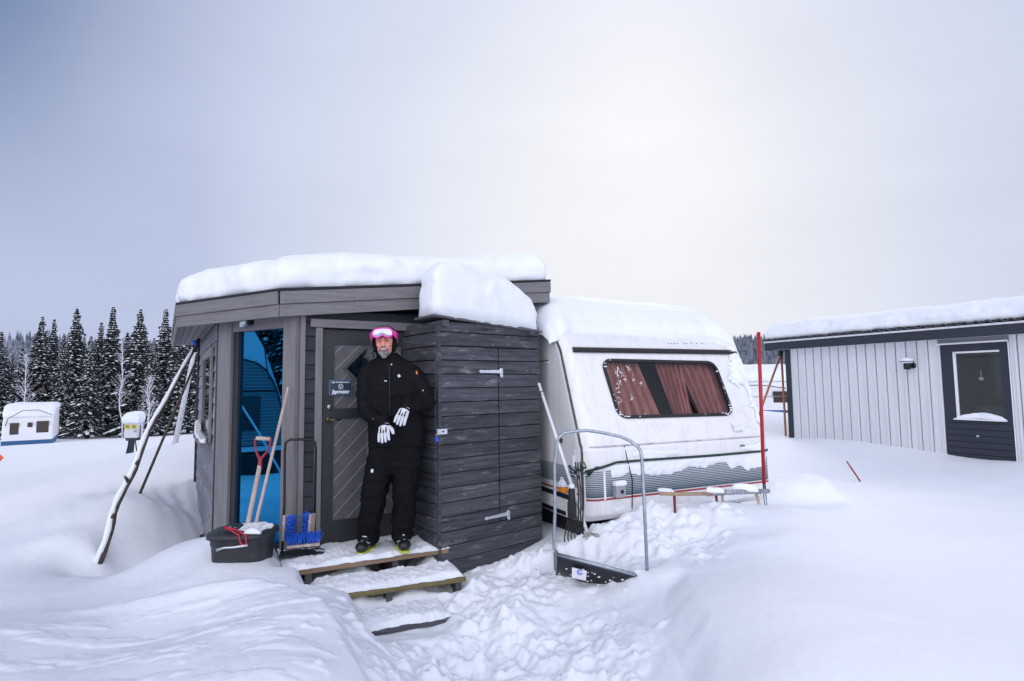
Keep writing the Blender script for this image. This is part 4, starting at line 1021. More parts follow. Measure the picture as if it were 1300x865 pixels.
# snow scoop
SD = 4.45
def Ps(px, py, D=SD): return P(px, py, D)
sA = [Ps(706, 611), Ps(703, 604), Ps(704, 590), Ps(707, 565), Ps(709, 556), Ps(716, 550), Ps(728, 548), Ps(744, 546.5), Ps(765, 549.5), Ps(788, 554.5), Ps(800, 560, 4.44), Ps(810, 567.5, 4.42), Ps(813.5, 573, 4.4), Ps(815, 585, 4.4), Ps(818, 640, 4.36), Ps(822, 735, 4.32)]
sA = [Ps(709, 706, 4.46), Ps(703.5, 696), Ps(703, 684), Ps(704.5, 650)]+sA[2:]
scoop = MB().tube(sA, .0125, 12).build('snow_scoop', M['steel'])
tag(scoop, 'galvanised push handle snow scoop with a black pan, standing in front of the caravan', 'snow scoop')
a, b = Ps(708, 703, 4.44), Ps(806, 729, 4.30); u_ = (b-a).normalized()
pan = MB(); n = 22; V = []
secs = [(0, 0), (.01, -.05), (.045, -.13), (.11, -.20), (.2, -.235), (.32, -.245)]
for i in range(n):
    t = i/(n-1); c = a.lerp(b, t)
    for (dy, dz) in secs: V.append((c.x+.01*t, c.y-.02+dy*1.3, c.z+dz*1.0))
pan.grid(V, len(secs), n)
for t, sgn in ((0, 1), (1, -1)):
    c = a.lerp(b, t); pan.add([(c.x, c.y-.02+dy*1.3, c.z+dz) for dy, dz in secs]+[(c.x, c.y+.4, c.z-.1)], [tuple(range(len(secs)+1))])
po = pan.build('pan', mat('pan_plastic', (.012, .013, .02), .4), scoop); md = po.modifiers.new('s', 'SOLIDIFY'); md.thickness = .006
MB().tube([a+Vector((-.01, -.03, .005)), b+Vector((0, -.03, .005))], .013, 10).build('pan_rail', M['steel'], scoop)
stk = a.lerp(b, .28); sk = MB()
V = [(stk.x-.055, stk.y-.030, stk.z-.05), (stk.x+.055, stk.y-.035, stk.z-.075), (stk.x+.05, stk.y-.0, stk.z-.16), (stk.x-.055, stk.y+.0, stk.z-.135)]
sk.add(V, [(0, 3, 2, 1)]); sk.build('sticker', M['white'], scoop)
ring = [(stk.x+.006+.02*math.cos(t), stk.y-.036+.006, stk.z-.085+.016*math.sin(t)) for t in np.linspace(.6, 5.6, 14)]
MB().tube(ring, .004, 6).build('sticker_mark', M['padlock'], scoop)
sn_ = MB()
for k in range(34):
    t = min(1, abs(random.gauss(.5, .3))); c = a.lerp(b, t); j = random.uniform(.02, 1)**.6; dy = .02+.06*j; dz = -.04-.12*j
    sn_.ell((c.x, c.y-.032+dy*.6, c.z+dz), (random.uniform(.003, .012), .004, random.uniform(.002, .006)), nu=7, nv=5)
sn_.build('snow_bits', M['snow'], scoop)['kind'] = 'stuff'
# red stake
s_ = P(963, 422, 5.72); s1_ = P(970, 614, 5.66); s2_ = P(974, 668, 5.64)
stake = MB().tube([s_, s1_], .0175, 14).build('marker_stake', M['red']); tag(stake, 'tall red marker stake in front of the right end of the caravan', 'stake')
MB().tube([s1_, s2_], .015, 12).build('lower_sleeve', M['clear'], stake)
# half buried rack (kick sled like) of wood bars with red legs
rk = empty('buried_sledge', P(905, 640, 5.35), 'half buried wooden rail on red metal legs in the snow by the caravan', 'sledge')
MB().tube([P(838, 627, 5.05), P(860, 627.5, 5.1), P(903, 627, 5.2)], [.016, .0165, .0165], 12).build('wood_rail', mat('varnished_rail', (.32, .2, .12), .5, col2=(.45, .33, .22), nscale=(30, 30, 30)), rk)
MB().tube([P(898, 627, 5.2), P(930, 625, 5.28), P(976, 623.5, 5.4)], [.024, .023, .020], 12).build('weathered_rail', mat('weathered_rail', (.22, .215, .24), .8, col2=(.45, .45, .5), nscale=(40, 40, 10), bump=.6), rk)
MB().tube([P(856, 628, 5.1), P(858, 672, 5.08)], .012, 10).build('red_leg', mat('dark_red_leg', (.17, .012, .02), .4), rk)
MB().tube([P(909, 628, 5.22), P(912, 655, 5.2)], .012, 10).build('red_leg', mat('dark_red_leg', (.17, .012, .02), .4), rk)
MB().tube([P(917, 628, 5.26), P(919, 650, 5.26)], .013, 10).build('wood_post', M['woodshaft'], rk)
MB().tube([P(960, 626, 5.36), P(968, 655, 5.3)], .014, 10).build('wood_post', M['woodshaft'], rk)
rl = MB()
for px, D in ((918, 5.25), (962, 5.36)):
    rl = MB()
    for k in range(3): c = P(px-3+k*3, 625, D); rl.tube([c+Vector((0, 0, -.024)), c+Vector((0, -.026, 0)), c+Vector((0, 0, .026))], .004, 6)
    rl.build('lashing', M['steel'], rk)
for px, w, h in ((845, .06, .025), (906, .09, .05), (945, .12, .06)):
    c = P(px, 622, 5.2 if px < 920 else 5.33); pillow([(c.x-w, c.y-.02), (c.x+w, c.y-.02), (c.x+w, c.y+.03), (c.x-w, c.y+.03)], c.z-.016, h*.75, .05, 'rail_snow', rk, over=0, nz=.02, N=60, rings=5, rag=0, seed=int(px))
# sunken dark-edged box under the lump of snow
lb = P(998, 641, 6.9); bx = MB().box((-.17, -.1, -.12), (.2, .1, .02)).build('buried_crate', M['black'], None, Matrix.Translation(lb) @ Matrix.Rotation(.25, 4, 'Z') @ Matrix.Rotation(.08, 4, 'Y'), bevel=.01)
tag(bx, 'dark edge of a crate buried under the lump of snow right of the caravan', 'crate')
# small red stick
rs = MB().tube([P(1075, 586, 8.2), P(1092, 611, 7.9)], .011, 10).build('red_stick', M['stripe_red']); tag(rs, 'short thin red stick poking out of the smooth snow before the pale cottage', 'stick')

# ================================================================== bin, shovel, sticks, brush
bD = 4.47; bc_ = P(305, 700, bD); bzt = P(305, 673, bD).z
MBt = MB()
rings = []
for z, s in ((bzt-.42, .80), (bzt-.2, .9), (bzt-.10, .93), (bzt-.098, .955), (bzt-.045, .965), (bzt-.04, 1.0)): rings.append(((bc_.x, bc_.y+.05, z), .225*s, .19*s))
tub = MBt.loft(rings, 40, 3.4).build('plastic_tub', M['tub'], bevel=.002); tag(tub, 'dark grey plastic tub with a snowy lid tied by red cord', 'tub')
lid = MB().loft([((bc_.x, bc_.y+.05, bzt-.045), .243, .208), ((bc_.x, bc_.y+.05, bzt-.02), .243, .208), ((bc_.x, bc_.y+.05, bzt-.008), .235, .20), ((bc_.x, bc_.y+.05, bzt+.0), .18, .15), ((bc_.x, bc_.y+.05, bzt+.012), .17, .14), ((bc_.x, bc_.y+.05, bzt+.016), .06, .05)], 40, 3.2).build('lid', M['tub'], tub)
pillow([(bc_.x-.02, bc_.y-.12), (bc_.x+.2, bc_.y-.11), (bc_.x+.215, bc_.y+.12), (bc_.x+.1, bc_.y+.2), (bc_.x-.08, bc_.y+.17), (bc_.x-.12, bc_.y+.0), (bc_.x-.05, bc_.y-.03)], bzt-.002, .028, .05, 'lid_snow', lid, over=0, nz=.012, N=140, rings=14, rag=.004, seed=21)
cz = bzt
MB().tube([(bc_.x-.08, bc_.y-.1, cz+.05), (bc_.x-.03, bc_.y-.12, cz+.045), (bc_.x+.05, bc_.y-.14, cz+.03), (bc_.x+.115, bc_.y-.165, cz-.0), (bc_.x+.125, bc_.y-.17, cz-.06), (bc_.x+.10, bc_.y-.172, cz-.075), (bc_.x+.08, bc_.y-.17, cz-.05), (bc_.x+.06, bc_.y-.155, cz+.0), (bc_.x-.02, bc_.y-.13, cz+.035), (bc_.x-.07, bc_.y-.11, cz+.04)], .006, 8).build('red_cord', M['cordred'], tub)
MB().tube([(bc_.x-.10, bc_.y-.155, cz-.105), (bc_.x-.04, bc_.y-.175, cz-.085), (bc_.x+.04, bc_.y-.18, cz-.08), (bc_.x+.13, bc_.y-.165, cz-.07)], [.011, .007, .007, .011], 8).build('bail_handle', M['zinc'], tub)
MB().tube([(bc_.x-.06, bc_.y-.10, cz+.02), (bc_.x-.03, bc_.y-.11, cz+.055), (bc_.x-.01, bc_.y-.115, cz+.03)], .005, 8).build('wire_hook', M['steel'], tub)
# shovel
sh0, sh1 = P(315, 664, 4.62), P(330, 591, 4.72)
dsh = (sh0-sh1).normalized(); sh_b = sh1-(sh1-sh0).normalized()*1.15
shovel = MB().tube([sh1, sh1.lerp(sh_b, .5), sh_b], [.018, .019, .018], 14).build('shovel', M['woodshaft']); tag(shovel, 'old shovel with a red D grip standing behind the tub', 'shovel')
g = [P(330, 592, 4.72), P(329.5, 583, 4.72), P(325, 573, 4.72), P(323.5, 562, 4.72), P(324.5, 556, 4.72)]; g2 = [P(330, 592, 4.72), P(331, 583, 4.72), P(339, 574, 4.72), P(343, 564, 4.72), P(343.5, 557, 4.72)]
MB().tube(g, [.014, .012, .0085, .008, .009], 8).tube(g2, [.014, .012, .0085, .008, .009], 8).tube([P(331, 580, 4.72), P(330, 592, 4.72), P(329.5, 597, 4.72)], [.013, .019, .020], 10).build('grip_yoke', mat('crimson_yoke', (.30, .012, .03), .4), shovel)
MB().tube([P(325.5, 556.5, 4.72), P(343, 557.5, 4.72)], .016, 12).build('grip', M['woodshaft'], shovel)
bl = MB(); V = []
for i in range(9):
    for j in range(7): V.append((sh_b.x-.12+.03*i, sh_b.y-.02*(1-((i-4)/4)**2), sh_b.z-.02-.045*j))
bl.grid(V, 7, 9).build('blade', M['steel'], shovel)
st0, st1 = P(325, 664, 4.62), P(366, 492, 4.86); stb = st0+(st0-st1).normalized()*.45
stick = MB().tube([stb, st1], [.0135, .0125], 12).build('broom_stick', M['woodshaft']); tag(stick, 'long bare wooden stick leaning on the grey post beside the blue window', 'stick')
# boot brush with frame
bb0 = P(358, 703, 4.72); fr = [P(358, 703, 4.72), P(361, 640, 4.76), P(361.5, 572, 4.78), P(362.5, 562, 4.78), P(368, 558.5, 4.79), P(380, 558, 4.82), P(394, 558.5, 4.86), P(399.5, 561, 4.87), P(401, 569, 4.88), P(399, 690, 4.90)]
brush = MB().tube(fr, .0105, 10).build('boot_brush', M['blackmetal']); tag(brush, 'boot cleaner with blue brushes and a tall black hoop handle beside the door', 'boot brush')
def brushpart(c, u, v, w, lu, lv, ln, nu_, nv_):
    back = MB(); c = Vector(c); u, v, w = [Vector(q).normalized() for q in (u, v, w)]
    mm = Matrix.Identity(4); mm.col[0] = (*u, 0); mm.col[1] = (*v, 0); mm.col[2] = (*w, 0); mm.translation = c
    back.box((-lu/2, -lv/2, -.02), (lu/2, lv/2, 0)); bk_ = back.build('brush_back', M['woodshaft'], brush, mm, bevel=.003)
    br = MB()
    for i in range(nu_):
        for j in range(nv_):
            p = Vector((-lu/2+lu*(i+.5)/nu_, -lv/2+lv*(j+.5)/nv_, 0))
            for k in range(5):
                q = p+Vector((random.gauss(0, .012), random.gauss(0, .012), ln*random.uniform(.8, 1.05))); br.tube([mm @ p, mm @ q], [.0035, .0022], 4, cap=False)
    br.build('bristles', M['blue'], bk_)
b1 = P(364, 670, 4.72); brushpart(b1, (0, .15, 1), (.3, 1, 0), (1, -.3, 0), .20, .07, .075, 10, 3)
b2 = P(394, 668, 4.82); brushpart(b2, (0, .1, 1), (.3, 1, 0), (-1, .3, .1), .20, .07, .075, 10, 3)
b3 = P(382, 690, 4.72); brushpart(b3+Vector((.02, 0, .0)), (1, .35, 0), (-.35, 1, 0), (0, 0, 1), .25, .09, .085, 12, 4)
mt_ = P(386, 698, 4.83); MB().box((-.19, -.10, -.012), (.17, .10, .0)).build('base_mat', mat('tray_dark', (.03, .035, .04), .6), brush, Matrix.Translation((mt_.x, mt_.y, DECKZ+.035)) @ Matrix.Rotation(.35, 4, 'Z'), bevel=.004)

# ================================================================== props under the eave
t0_, t1_ = P(124, 716, 5.4), P(247, 443, 6.35)
tp = []
for k in range(26):
    t = k/25; p = t0_.lerp(t1_, t); bend = Vector((-.13*math.sin(t*math.pi)*.6+.025*math.sin(t*19)*(1-t), 0, .02*math.sin(t*13)*(1-t))); tp.append(p+bend)
tp[0] -= Vector((.12, 0, .35))
trunk_prop = MB().tube(tp, [(.031-.013*(k/25))*(1+.16*math.sin(k*2.1)*(1-k/25)) for k in range(26)], 12).build('leaning_log', M['bark']); tag(trunk_prop, 'crooked snow covered log propped from the snow up to the cabin eave', 'log')
sp_, sr_ = [], []
for k, p in enumerate(tp):
    for h_ in (0, .5):
        q = p.lerp(tp[min(k+1, 25)], h_); kk = k+h_; r0 = .031-.013*(kk/25); sp_.append(q+Vector((-.45, -.62, .62))*r0*.75); sr_.append(r0*(.93+.35*mnoise.noise(Vector((kk*.8, 3, 1)))))
MB().tube(sp_, sr_, 12).build('trunk_snow', M['snow'], trunk_prop)
kb = MB()
for t in (.18, .34, .42): p = t0_.lerp(t1_, t)+Vector((-.05, -.02, 0)); kb.tube([p, p+Vector((random.uniform(-.1, .1), -.03, .06))], [.02, .008], 8)
kb.build('branch_stub', M['bark'], trunk_prop)
q0, q1 = P(181, 619, 7.4), P(244, 470, 7.6); q0 = q0-(q1-q0).normalized()*.2
pr2 = MB().tube([q0, q1, q1+(q1-q0).normalized()*.22], [.018, .015, .014], 10).build('prop_pole', M['bark']); tag(pr2, 'thin dark straight pole behind the crooked log, holding up the eave', 'pole')
q0, q1 = P(224, 556, 10.2), P(240, 478, 10.6)
pr3 = MB().tube([q0-(q1-q0).normalized()*.3, q1, q1+(q1-q0)*.5], [.05, .04, .03], 10).build('frosted_pole', M['birch']); tag(pr3, 'short white frosted pole leaning behind the cabin in front of the spruces', 'pole')
hk = MB().tube([P(246, 447, 6.3), P(253, 430, 6.3)], .022, 10).build('strap_hook', M['blackmetal'], trunk_prop); MB().tube([P(246.5, 438, 6.3), P(248.5, 433, 6.3)], .03, 10).build('blue_tape', M['padlock'], trunk_prop)

# ================================================================== power post
mp_ = P(167, 588, 13.0); mD = 13.0; k_ = mD/F
meter = empty('power_post', (mp_.x, mp_.y, mp_.z), 'white snow capped power outlet box on a dark post with yellow number plates', 'power post')
zb = P(167, 556, mD).z
MB().tube([(mp_.x-.06, mp_.y, mp_.z-.3), (mp_.x-.02, mp_.y, zb-.05), (mp_.x+.02, mp_.y, zb+.03)], .065, 16).build('post', M['meterpost'], meter)
bxz1 = P(167, 537, mD).z
MB().box((mp_.x-.14, mp_.y-.1, zb), (mp_.x+.17, mp_.y+.12, bxz1)).build('box', M['meter'], meter, bevel=.025)
MB().box((mp_.x-.1, mp_.y-.08, zb-.06), (mp_.x+.13, mp_.y+.1, zb-.002)).build('box_base', M['meterpost'], meter, bevel=.01)
pillow([(mp_.x-.16, mp_.y-.12), (mp_.x+.19, mp_.y-.12), (mp_.x+.19, mp_.y+.14), (mp_.x-.16, mp_.y+.14)], bxz1, .26, .14, 'box_snow', meter, over=.03, nz=.02, N=100, rings=12, rag=0)
for i, (dx, tx) in enumerate(((-.055, '24'), (.095, '2A'))):
    pz = P(167, 541.5, mD).z
    pp = MB().box((mp_.x+dx-.05, mp_.y-.118, pz-.045), (mp_.x+dx+.05, mp_.y-.112, pz+.045)).build('number_plate', M['yellow'], meter)
    vs, fs = text_mesh(tx, .075, bold=.002); MB().add([(mp_.x+dx+v.x, mp_.y-.1195-v.z, pz+v.y) for v in vs], fs).build('number', M['black'], pp)
c = (mp_.x+.13, mp_.y-.105, P(167, 547, mD).z); MB().tube([c, (c[0], c[1]-.02, c[2])], .025, 12).build('lock', M['steel'], meter)
for sx_ in (-1, 1):
    MB().tube([(mp_.x+sx_*.155+.015, mp_.y, bxz1-.05), (mp_.x+sx_*.17+.015, mp_.y-.02, zb+.02), (mp_.x+sx_*.1, mp_.y-.05, zb-.06)], .01, 6).build('cable', M['black'], meter)
MB().tube([(mp_.x-.03, mp_.y-.06, zb-.08), P(157, 589, 12.9)], .012, 6).build('stay', M['blackmetal'], meter)
MB().tube([(mp_.x+.10, mp_.y-.06, zb-.05), P(176, 586, 12.9)], .012, 6).build('stay', M['blackmetal'], meter)
og = P(1, 583, 13.0); fl_ = MB().box((-.16, -.02, -.06), (.02, .02, .06)).build('marker_board', mat('orange_marker', (.85, .12, .03), .5), None, Matrix.Translation(og) @ Matrix.Rotation(.7, 4, 'Y'), bevel=.005)
tag(fl_, 'bright orange marker sticking out of the snow at the left edge', 'marker')

# ================================================================== cottage
KD = P(1283, 560, 8.9); dco = -vpdir(260); CT = Wall(v2(KD)-dco*4.0, dco)   # x runs to the right/near
cl = CT.at(1000, 500)[0]; cr = 4.0+2.6
cbk = 4.6
cot = empty('cottage', (KD.x, KD.y, .5), 'pale grey cottage with vertical boards, a dark door and deep roof snow', 'cottage')
zf1 = CT.at(1100, 431)[1]; zf1 = (CT.at(979, 433)[1]+CT.at(1299, 412)[1])/2; zf0 = (CT.at(979, 444)[1]+CT.at(1299, 428)[1])/2
wt = zf0+.05; wb = -.2
dx0, dx1 = CT.at(1197, 500)[0], CT.at(1284, 500)[0]; dzt = CT.at(1240, 436)[1]
wall = MB().box((cl+.06, .016, wb), (dx0-.02, cbk, wt)).box((dx1+.02, .016, wb), (cr, cbk, wt)).box((dx0-.02, .016, dzt+.02), (dx1+.02, cbk, wt)).build('wall', mat('cottage_backing', (.25, .25, .28), .7), cot, CT.m)
bt = MB(); x = cl+.10; npitch = .176
def cbox(x0_, x1_, y0_):
    x1_ = min(x1_, cr)
    if x1_ <= dx0-.02 or x0_ >= dx1+.02: bt.box((x0_, y0_, wb), (x1_, .015, wt-.04))
    else:
        if x0_ < dx0-.04: bt.box((x0_, y0_, wb), (dx0-.022, .015, wt-.04))
        if x1_ > dx1+.04: bt.box((dx1+.022, y0_, wb), (x1_, .015, wt-.04))
while x < cr-.2:
    cbox(x+.007, x+.125, .0); cbox(x+.133, x+.169, -.020); x += npitch
bt.build('cladding', M['cottage'], cot, CT.m, bevel=.002)
MB().box((cl, -.03, wb), (cl+.11, .02, wt)).box((cl-.002, .02, wb), (cl+.06, .14, wt)).build('corner_board', M['cottdark'], cot, CT.m, bevel=.004)
ov = -.28; rx0 = cl-.30
croof = MB().box((rx0, ov, zf0), (cr+.2, ov+.03, zf1-.03)).box((rx0, ov+.03, zf0), (rx0+.03, cbk+.3, zf1-.03)).build('fascia_board', M['cottdark'], cot, CT.m, bevel=.004)
MB().box((rx0-.01, ov-.012, zf1-.028), (cr+.2, ov+.03, zf1+.005)).build('drip_strip', M['white'], cot, CT.m, bevel=.003)
MB().box((rx0+.03, ov+.03, zf0+.01), (cr+.2, .0, zf0+.03)).build('soffit', M['white'], cot, CT.m)
cs = MB(); nx = 520; V = []
for lay in (0, .018):
    for y in (ov-.05, cbk+.3):
        for i in range(nx):
            xx = rx0-.03+(cr+.25-rx0)*i/(nx-1); V.append((xx, y, zf1+.022+.02*math.sin(xx*2*math.pi/.15)+lay+(.0 if y < 1 else .3)))
fs = []
for i in range(nx-1): fs += [(i, i+1, nx+i+1, nx+i), (2*nx+i, 3*nx+i, 3*nx+i+1, 2*nx+i+1), (i, 2*nx+i, 2*nx+i+1, i+1)]
cs.add(V, fs, True).build('corrugated_roof', M['corr'], cot, CT.m)
pillow([(rx0, ov+.005), (cr+.15, ov+.005), (cr+.15, cbk+.2), (rx0, cbk+.2)], lambda x, y: zf1+.062+.06*(y-ov), lambda x, y: .34, .42, 'roof_snow', cot, over=.015, nz=.008, N=700, rings=40, seed=14, rag=.0, mtx=CT.m, sq=.7)
# door
cd = MB()
wx0, wzt = CT.at(1209, 447); wx1, wzb = CT.at(1275, 533)
cd.box((dx0, .01, 0), (wx0, .05, dzt)).box((wx1, .01, 0), (dx1, .05, dzt)).box((wx0, .01, wzt), (wx1, .05, dzt)).box((wx0, .01, 0), (wx1, .05, wzb-.02))
cdoor = cd.build('door', M['cottdark'], cot, CT.m, bevel=.003)
lb_ = MB(); z = .1
while z < wzb-.08: lb_.box((dx0+.01, -.004, z), (dx1-.01, .012, z+.094)); z += .1
lb_.build('lower_boards', M['cottdark'], cdoor, CT.m, bevel=.006)
MB().box((dx0-.05, -.03, dzt+.002), (dx1+.01, .01, dzt+.03)).build('door_head', M['white'], cdoor, CT.m, bevel=.003)
MB().box((dx0-.018, -.012, 0), (dx0-.002, .03, dzt)).box((dx1+.002, -.012, 0), (dx1+.018, .03, dzt)).build('door_jamb', M['white'], cdoor, CT.m)
cw_ = MB().box((wx0, -.004, wzb), (wx0+.04, .03, wzt)).box((wx0, -.004, wzt-.03), (wx1, .03, wzt-.001)).build('door_window', M['white'], cdoor, CT.m, bevel=.003)
MB().box((wx0+.04, .016, wzb), (wx1, .022, wzt-.03)).build('pane', M['glass'], cw_, CT.m)
MB().box((wx0-.03, -.05, wzb-.03), (wx1+.04, .012, wzb-.005)).build('sill', M['white'], cw_, CT.m, bevel=.003)
pillow([(wx0+.0, -.045), (wx1+.03, -.045), (wx1+.03, .014), (wx0, .014)], wzb-.005, lambda x, y: .03+.07*math.sin(max(0, min(1, (x-wx0)/(wx1-wx0)))*math.pi), .04, 'sill_snow', cw_, over=0, nz=.005, N=90, rings=6, mtx=CT.m, rag=0)
io = MB().box((wx0, .052, wzb-.01), (wx1, 1.2, wzt)).build('porch_interior', M['cottinside'], cot, CT.m)
bmx = bmesh.new(); bmx.from_mesh(io.data); f = [q for q in bmx.faces if abs(q.calc_center_median().y-.052) < .001]; bmesh.ops.delete(bmx, geom=f, context='FACES'); bmx.to_mesh(io.data); bmx.free()
gx, gzz = CT.at(1246, 481, .11)
MB().tube([CT.w(gx, .11, gzz+.14), CT.w(gx, .11, gzz+.03)], .005, 8).ell(CT.w(gx, .11, gzz), .034).build('hanging_globe', mat('glass_globe', (.85, .9, .9), .15, coat=.5), cot)
MB().box((wx1-.11, .06, wzb+.38), (wx1-.0, .08, wzt-.04)).build('dark_cloth', M['black'], cot, CT.m)
MB().box((wx0+.02, .6, wzb), (wx1-.02, 1.0, wzb+.17)).build('inner_bench', mat('bench_grey', (.1, .11, .11), .7), cot, CT.m)
kx, kz = CT.at(1242, 554); MB().ell(CT.w(kx, -.012, kz), (.026, .012, .016)).build('lock', M['zinc'], cdoor)
# wall lamp
lx, lz = CT.at(1157, 462); wl = MB().tube([CT.w(lx+.04, 0, lz-.035), CT.w(lx+.04, -.03, lz-.035)], .05, 18).tube([CT.w(lx+.04, -.03, lz-.035), CT.w(lx, -.13, lz-.035), CT.w(lx, -.14, lz-.02)], .022, 10).tube([CT.w(lx, -.14, lz-.10), CT.w(lx, -.14, lz+.03)], .055, 18).build('wall_lamp', M['blackmetal'], cot)
MB().loft([((CT.w(lx, -.14, 0).x, CT.w(lx, -.14, 0).y, lz+.03), .06, .06), ((CT.w(lx, -.14, 0).x, CT.w(lx, -.14, 0).y, lz+.034), .11, .11), ((CT.w(lx, -.14, 0).x, CT.w(lx, -.14, 0).y, lz+.05), .10, .10)], 24).build('lamp_shade', M['blackmetal'], wl)
MB().ell(CT.w(lx, -.14, lz+.055), (.105, .105, .055)).build('lamp_snow', M['snow'], wl)
# orange poles at its corner
a, b = P(994, 442, 12.9), P(957, 545, 12.2)
o1 = MB().tube([a, a.lerp(b, .7), b], [.024, .024, .012], 8).build('orange_pole', M['rust']); tag(o1, 'slanting thin orange brown pole leaning on the corner of the pale cottage', 'pole', 'orange brown poles at the cottage corner')
o2 = MB().tube([P(992, 450, 12.9), P(998, 560, 12.5)], .024, 8).build('orange_pole', M['rust']); tag(o2, 'upright thin orange brown pole standing against the corner of the pale cottage', 'pole', 'orange brown poles at the cottage corner')
MB().tube([P(991, 446, 12.85), P(991, 452, 12.85)], .055, 10).build('lashing', M['black'], o1)

# ================================================================== far caravans
def small_caravan(name, c, ang, W_, L_, Hh, label, blue=.16, wins=(), lift=.3, snow=.22, ribs=False, bodym='white', winm='brownwin'):
    m = Matrix.Translation(c) @ Matrix.Rotation(ang, 4, 'Z')
    root = empty(name, c, label, 'caravan')
    # local x along the front, y back, rounded profile
    pf = [(.12, lift), (0, lift+.1), (0, lift+.95), (.35, lift+Hh-.25), (.6, lift+Hh-.06), (1.0, lift+Hh), (L_-.6, lift+Hh), (L_-.2, lift+Hh-.2), (L_, lift+.8), (L_, lift)]
    n = len(pf); vs = [(-W_/2, y, z) for y, z in pf]+[(W_/2, y, z) for y, z in pf]
    bd = MB().add(vs, [tuple(range(n))[::-1], tuple(range(n, 2*n))]+[(i, (i+1) % n, n+(i+1) % n, n+i) for i in range(n)]).build('body', M[bodym], root, m, bevel=.05)
    MB().box((-W_/2-.004, -.008, lift), (W_/2+.004, L_-.1, lift+blue)).build('blue_band', M['bluepanel'], root, m)
    for (x0, x1, z0, z1, y) in wins:
        w = MB().box((x0, y-.02, z0), (x1, y+.3, z1)).build('window', M[winm], root, m @ Matrix.Identity(4), bevel=.02)
    if snow: pillow([(-W_/2-.04, .25), (W_/2+.04, .25), (W_/2+.04, L_-.1), (-W_/2-.04, L_-.1)], lambda x, y: lift+Hh-.02-.35*max(0, (1.0-y)/.7)**1.5, snow, .3, 'roof_snow', root, over=.03, nz=.04, N=160, rings=14, mtx=m, rag=0)
    return root, m
cD = 30.0; cp_ = P(34, 568, cD)
r1, m1_ = small_caravan('far_caravan', (cp_.x, cp_.y, cp_.z-.22), .62, 2.05, 5, 1.88, 'distant small white caravan with a blue skirt near the spruces', blue=.28, lift=.3, snow=.3,
    wins=((-.72, -.36, .9, 1.5, .0), (.34, .85, .95, 1.55, .0), (-.02, .18, 1.25, 1.5, .0)))
ar = []
for x, z in ((-.9, 1.35), (-.8, 1.72), (-.25, 2.1), (.4, 2.12), (.95, 1.85)): ar.append(m1_ @ Vector((x, .02, z+.02)))
MB().tube(ar, .018, 6).build('front_seam', M['brownwin'], r1)
cD = 23.0; cp_ = P(962, 541, cD)
r2, m2_ = small_caravan('far_caravan', (cp_.x, cp_.y, cp_.z-.12), -.28, 2.6, 5, 2.05, 'distant white caravan with a blue skirt half hidden between the caravan and cottage', blue=.5, lift=.25, snow=.34,
    wins=((.62, 1.15, 1.05, 1.5, .0),))
MB().tube([m2_ @ Vector((-1.3, -.02, 1.75)), m2_ @ Vector((.2, -.02, 1.75)), m2_ @ Vector((1.1, -.02, 1.62))], .018, 6).build('front_seam', M['brownwin'], r2)
MB().tube([m2_ @ Vector((-1.3, -.02, 1.3)), m2_ @ Vector((1.2, -.02, 1.3))], .012, 6).build('front_seam', M['steel'], r2)
# caravan out of the frame to the left that the blue window mirrors
nz0 = gz(-8.4, 4.5); NX = -8.4
wnrm = (WW.m.to_3x3() @ Vector((0, -1, 0))).normalized(); wpt = WW.w(0, .03, 1)
def refl(px, py, X=NX):
    p = PL(px, py, wpt, wnrm); d = ray(px, py); d = d-2*d.dot(wnrm)*wnrm; q = p+d*((X-p.x)/d.x); return q
nbr = empty('neighbour_caravan', (NX, 4.8, nz0), 'ribbed caravan standing left of the cabin, seen only mirrored in the blue window', 'caravan')
zt_ = refl(310, 418).z; side = [refl(325, 424), refl(334, 440), refl(345, 470), refl(355, 500), refl(364, 530), refl(368, 560)]
pts_ = [(6.6, .45+nz0), (6.6, zt_+.3), (side[0].y+.5, zt_+.3), (side[0].y+.12, zt_+.12)]+[(q.y, q.z) for q in side]+[(side[-1].y+.02, .45+nz0)]
n = len(pts_); vs = [(NX, y, z) for y, z in pts_]+[(NX-2.2, y, z) for y, z in pts_]
MB().add(vs, [tuple(range(n)), tuple(range(n, 2*n))[::-1]]+[(i, n+i, n+(i+1) % n, (i+1) % n) for i in range(n)]).build('body', M['white'], nbr)
arc_ = [refl(*p) for p in ((290, 456), (312, 457), (326, 461), (338, 470), (346, 483), (352, 497), (357, 515), (360, 540), (361, 560))]
n = len(arc_); lowp = [(6.4, arc_[0].z), *[(q.y, q.z) for q in arc_], (arc_[-1].y, arc_[-1].z-.05), (6.4, arc_[-1].z-.05)]
MB().add([(NX+.012, y, z) for y, z in lowp]+[(NX-.01, y, z) for y, z in lowp], [tuple(range(len(lowp))), tuple(range(len(lowp), 2*len(lowp)))[::-1]]).build('side_panel', mat('grey_side', (.2, .2, .21), .5), nbr)
MB().tube([q+Vector((.02, 0, 0)) for q in arc_], .014, 6).build('arch_trim', M['black'], nbr)
rb = MB(); z = arc_[-1].z
while z < arc_[0].z-.03:
    ye = float(np.interp(z, [q.z for q in arc_[::-1]], [q.y for q in arc_[::-1]])); rb.tube([(NX+.016, ye+.03, z), (NX+.016, 6.3, z)], .010, 5); z += .062
rb.build('rib', mat('rib_grey', (.34, .34, .36), .5), nbr)
a, b = refl(331, 503), refl(296, 548); MB().box((NX, a.y, b.z), (NX+.05, b.y+.6, a.z)).build('window', M['darkglass'], nbr, bevel=.04)
a, b = refl(352, 496), refl(292, 499); MB().tube([Vector((NX+.03, a.y, a.z)), Vector((NX+.03, b.y+.5, a.z))], .016, 6).build('ledge', M['black'], nbr)
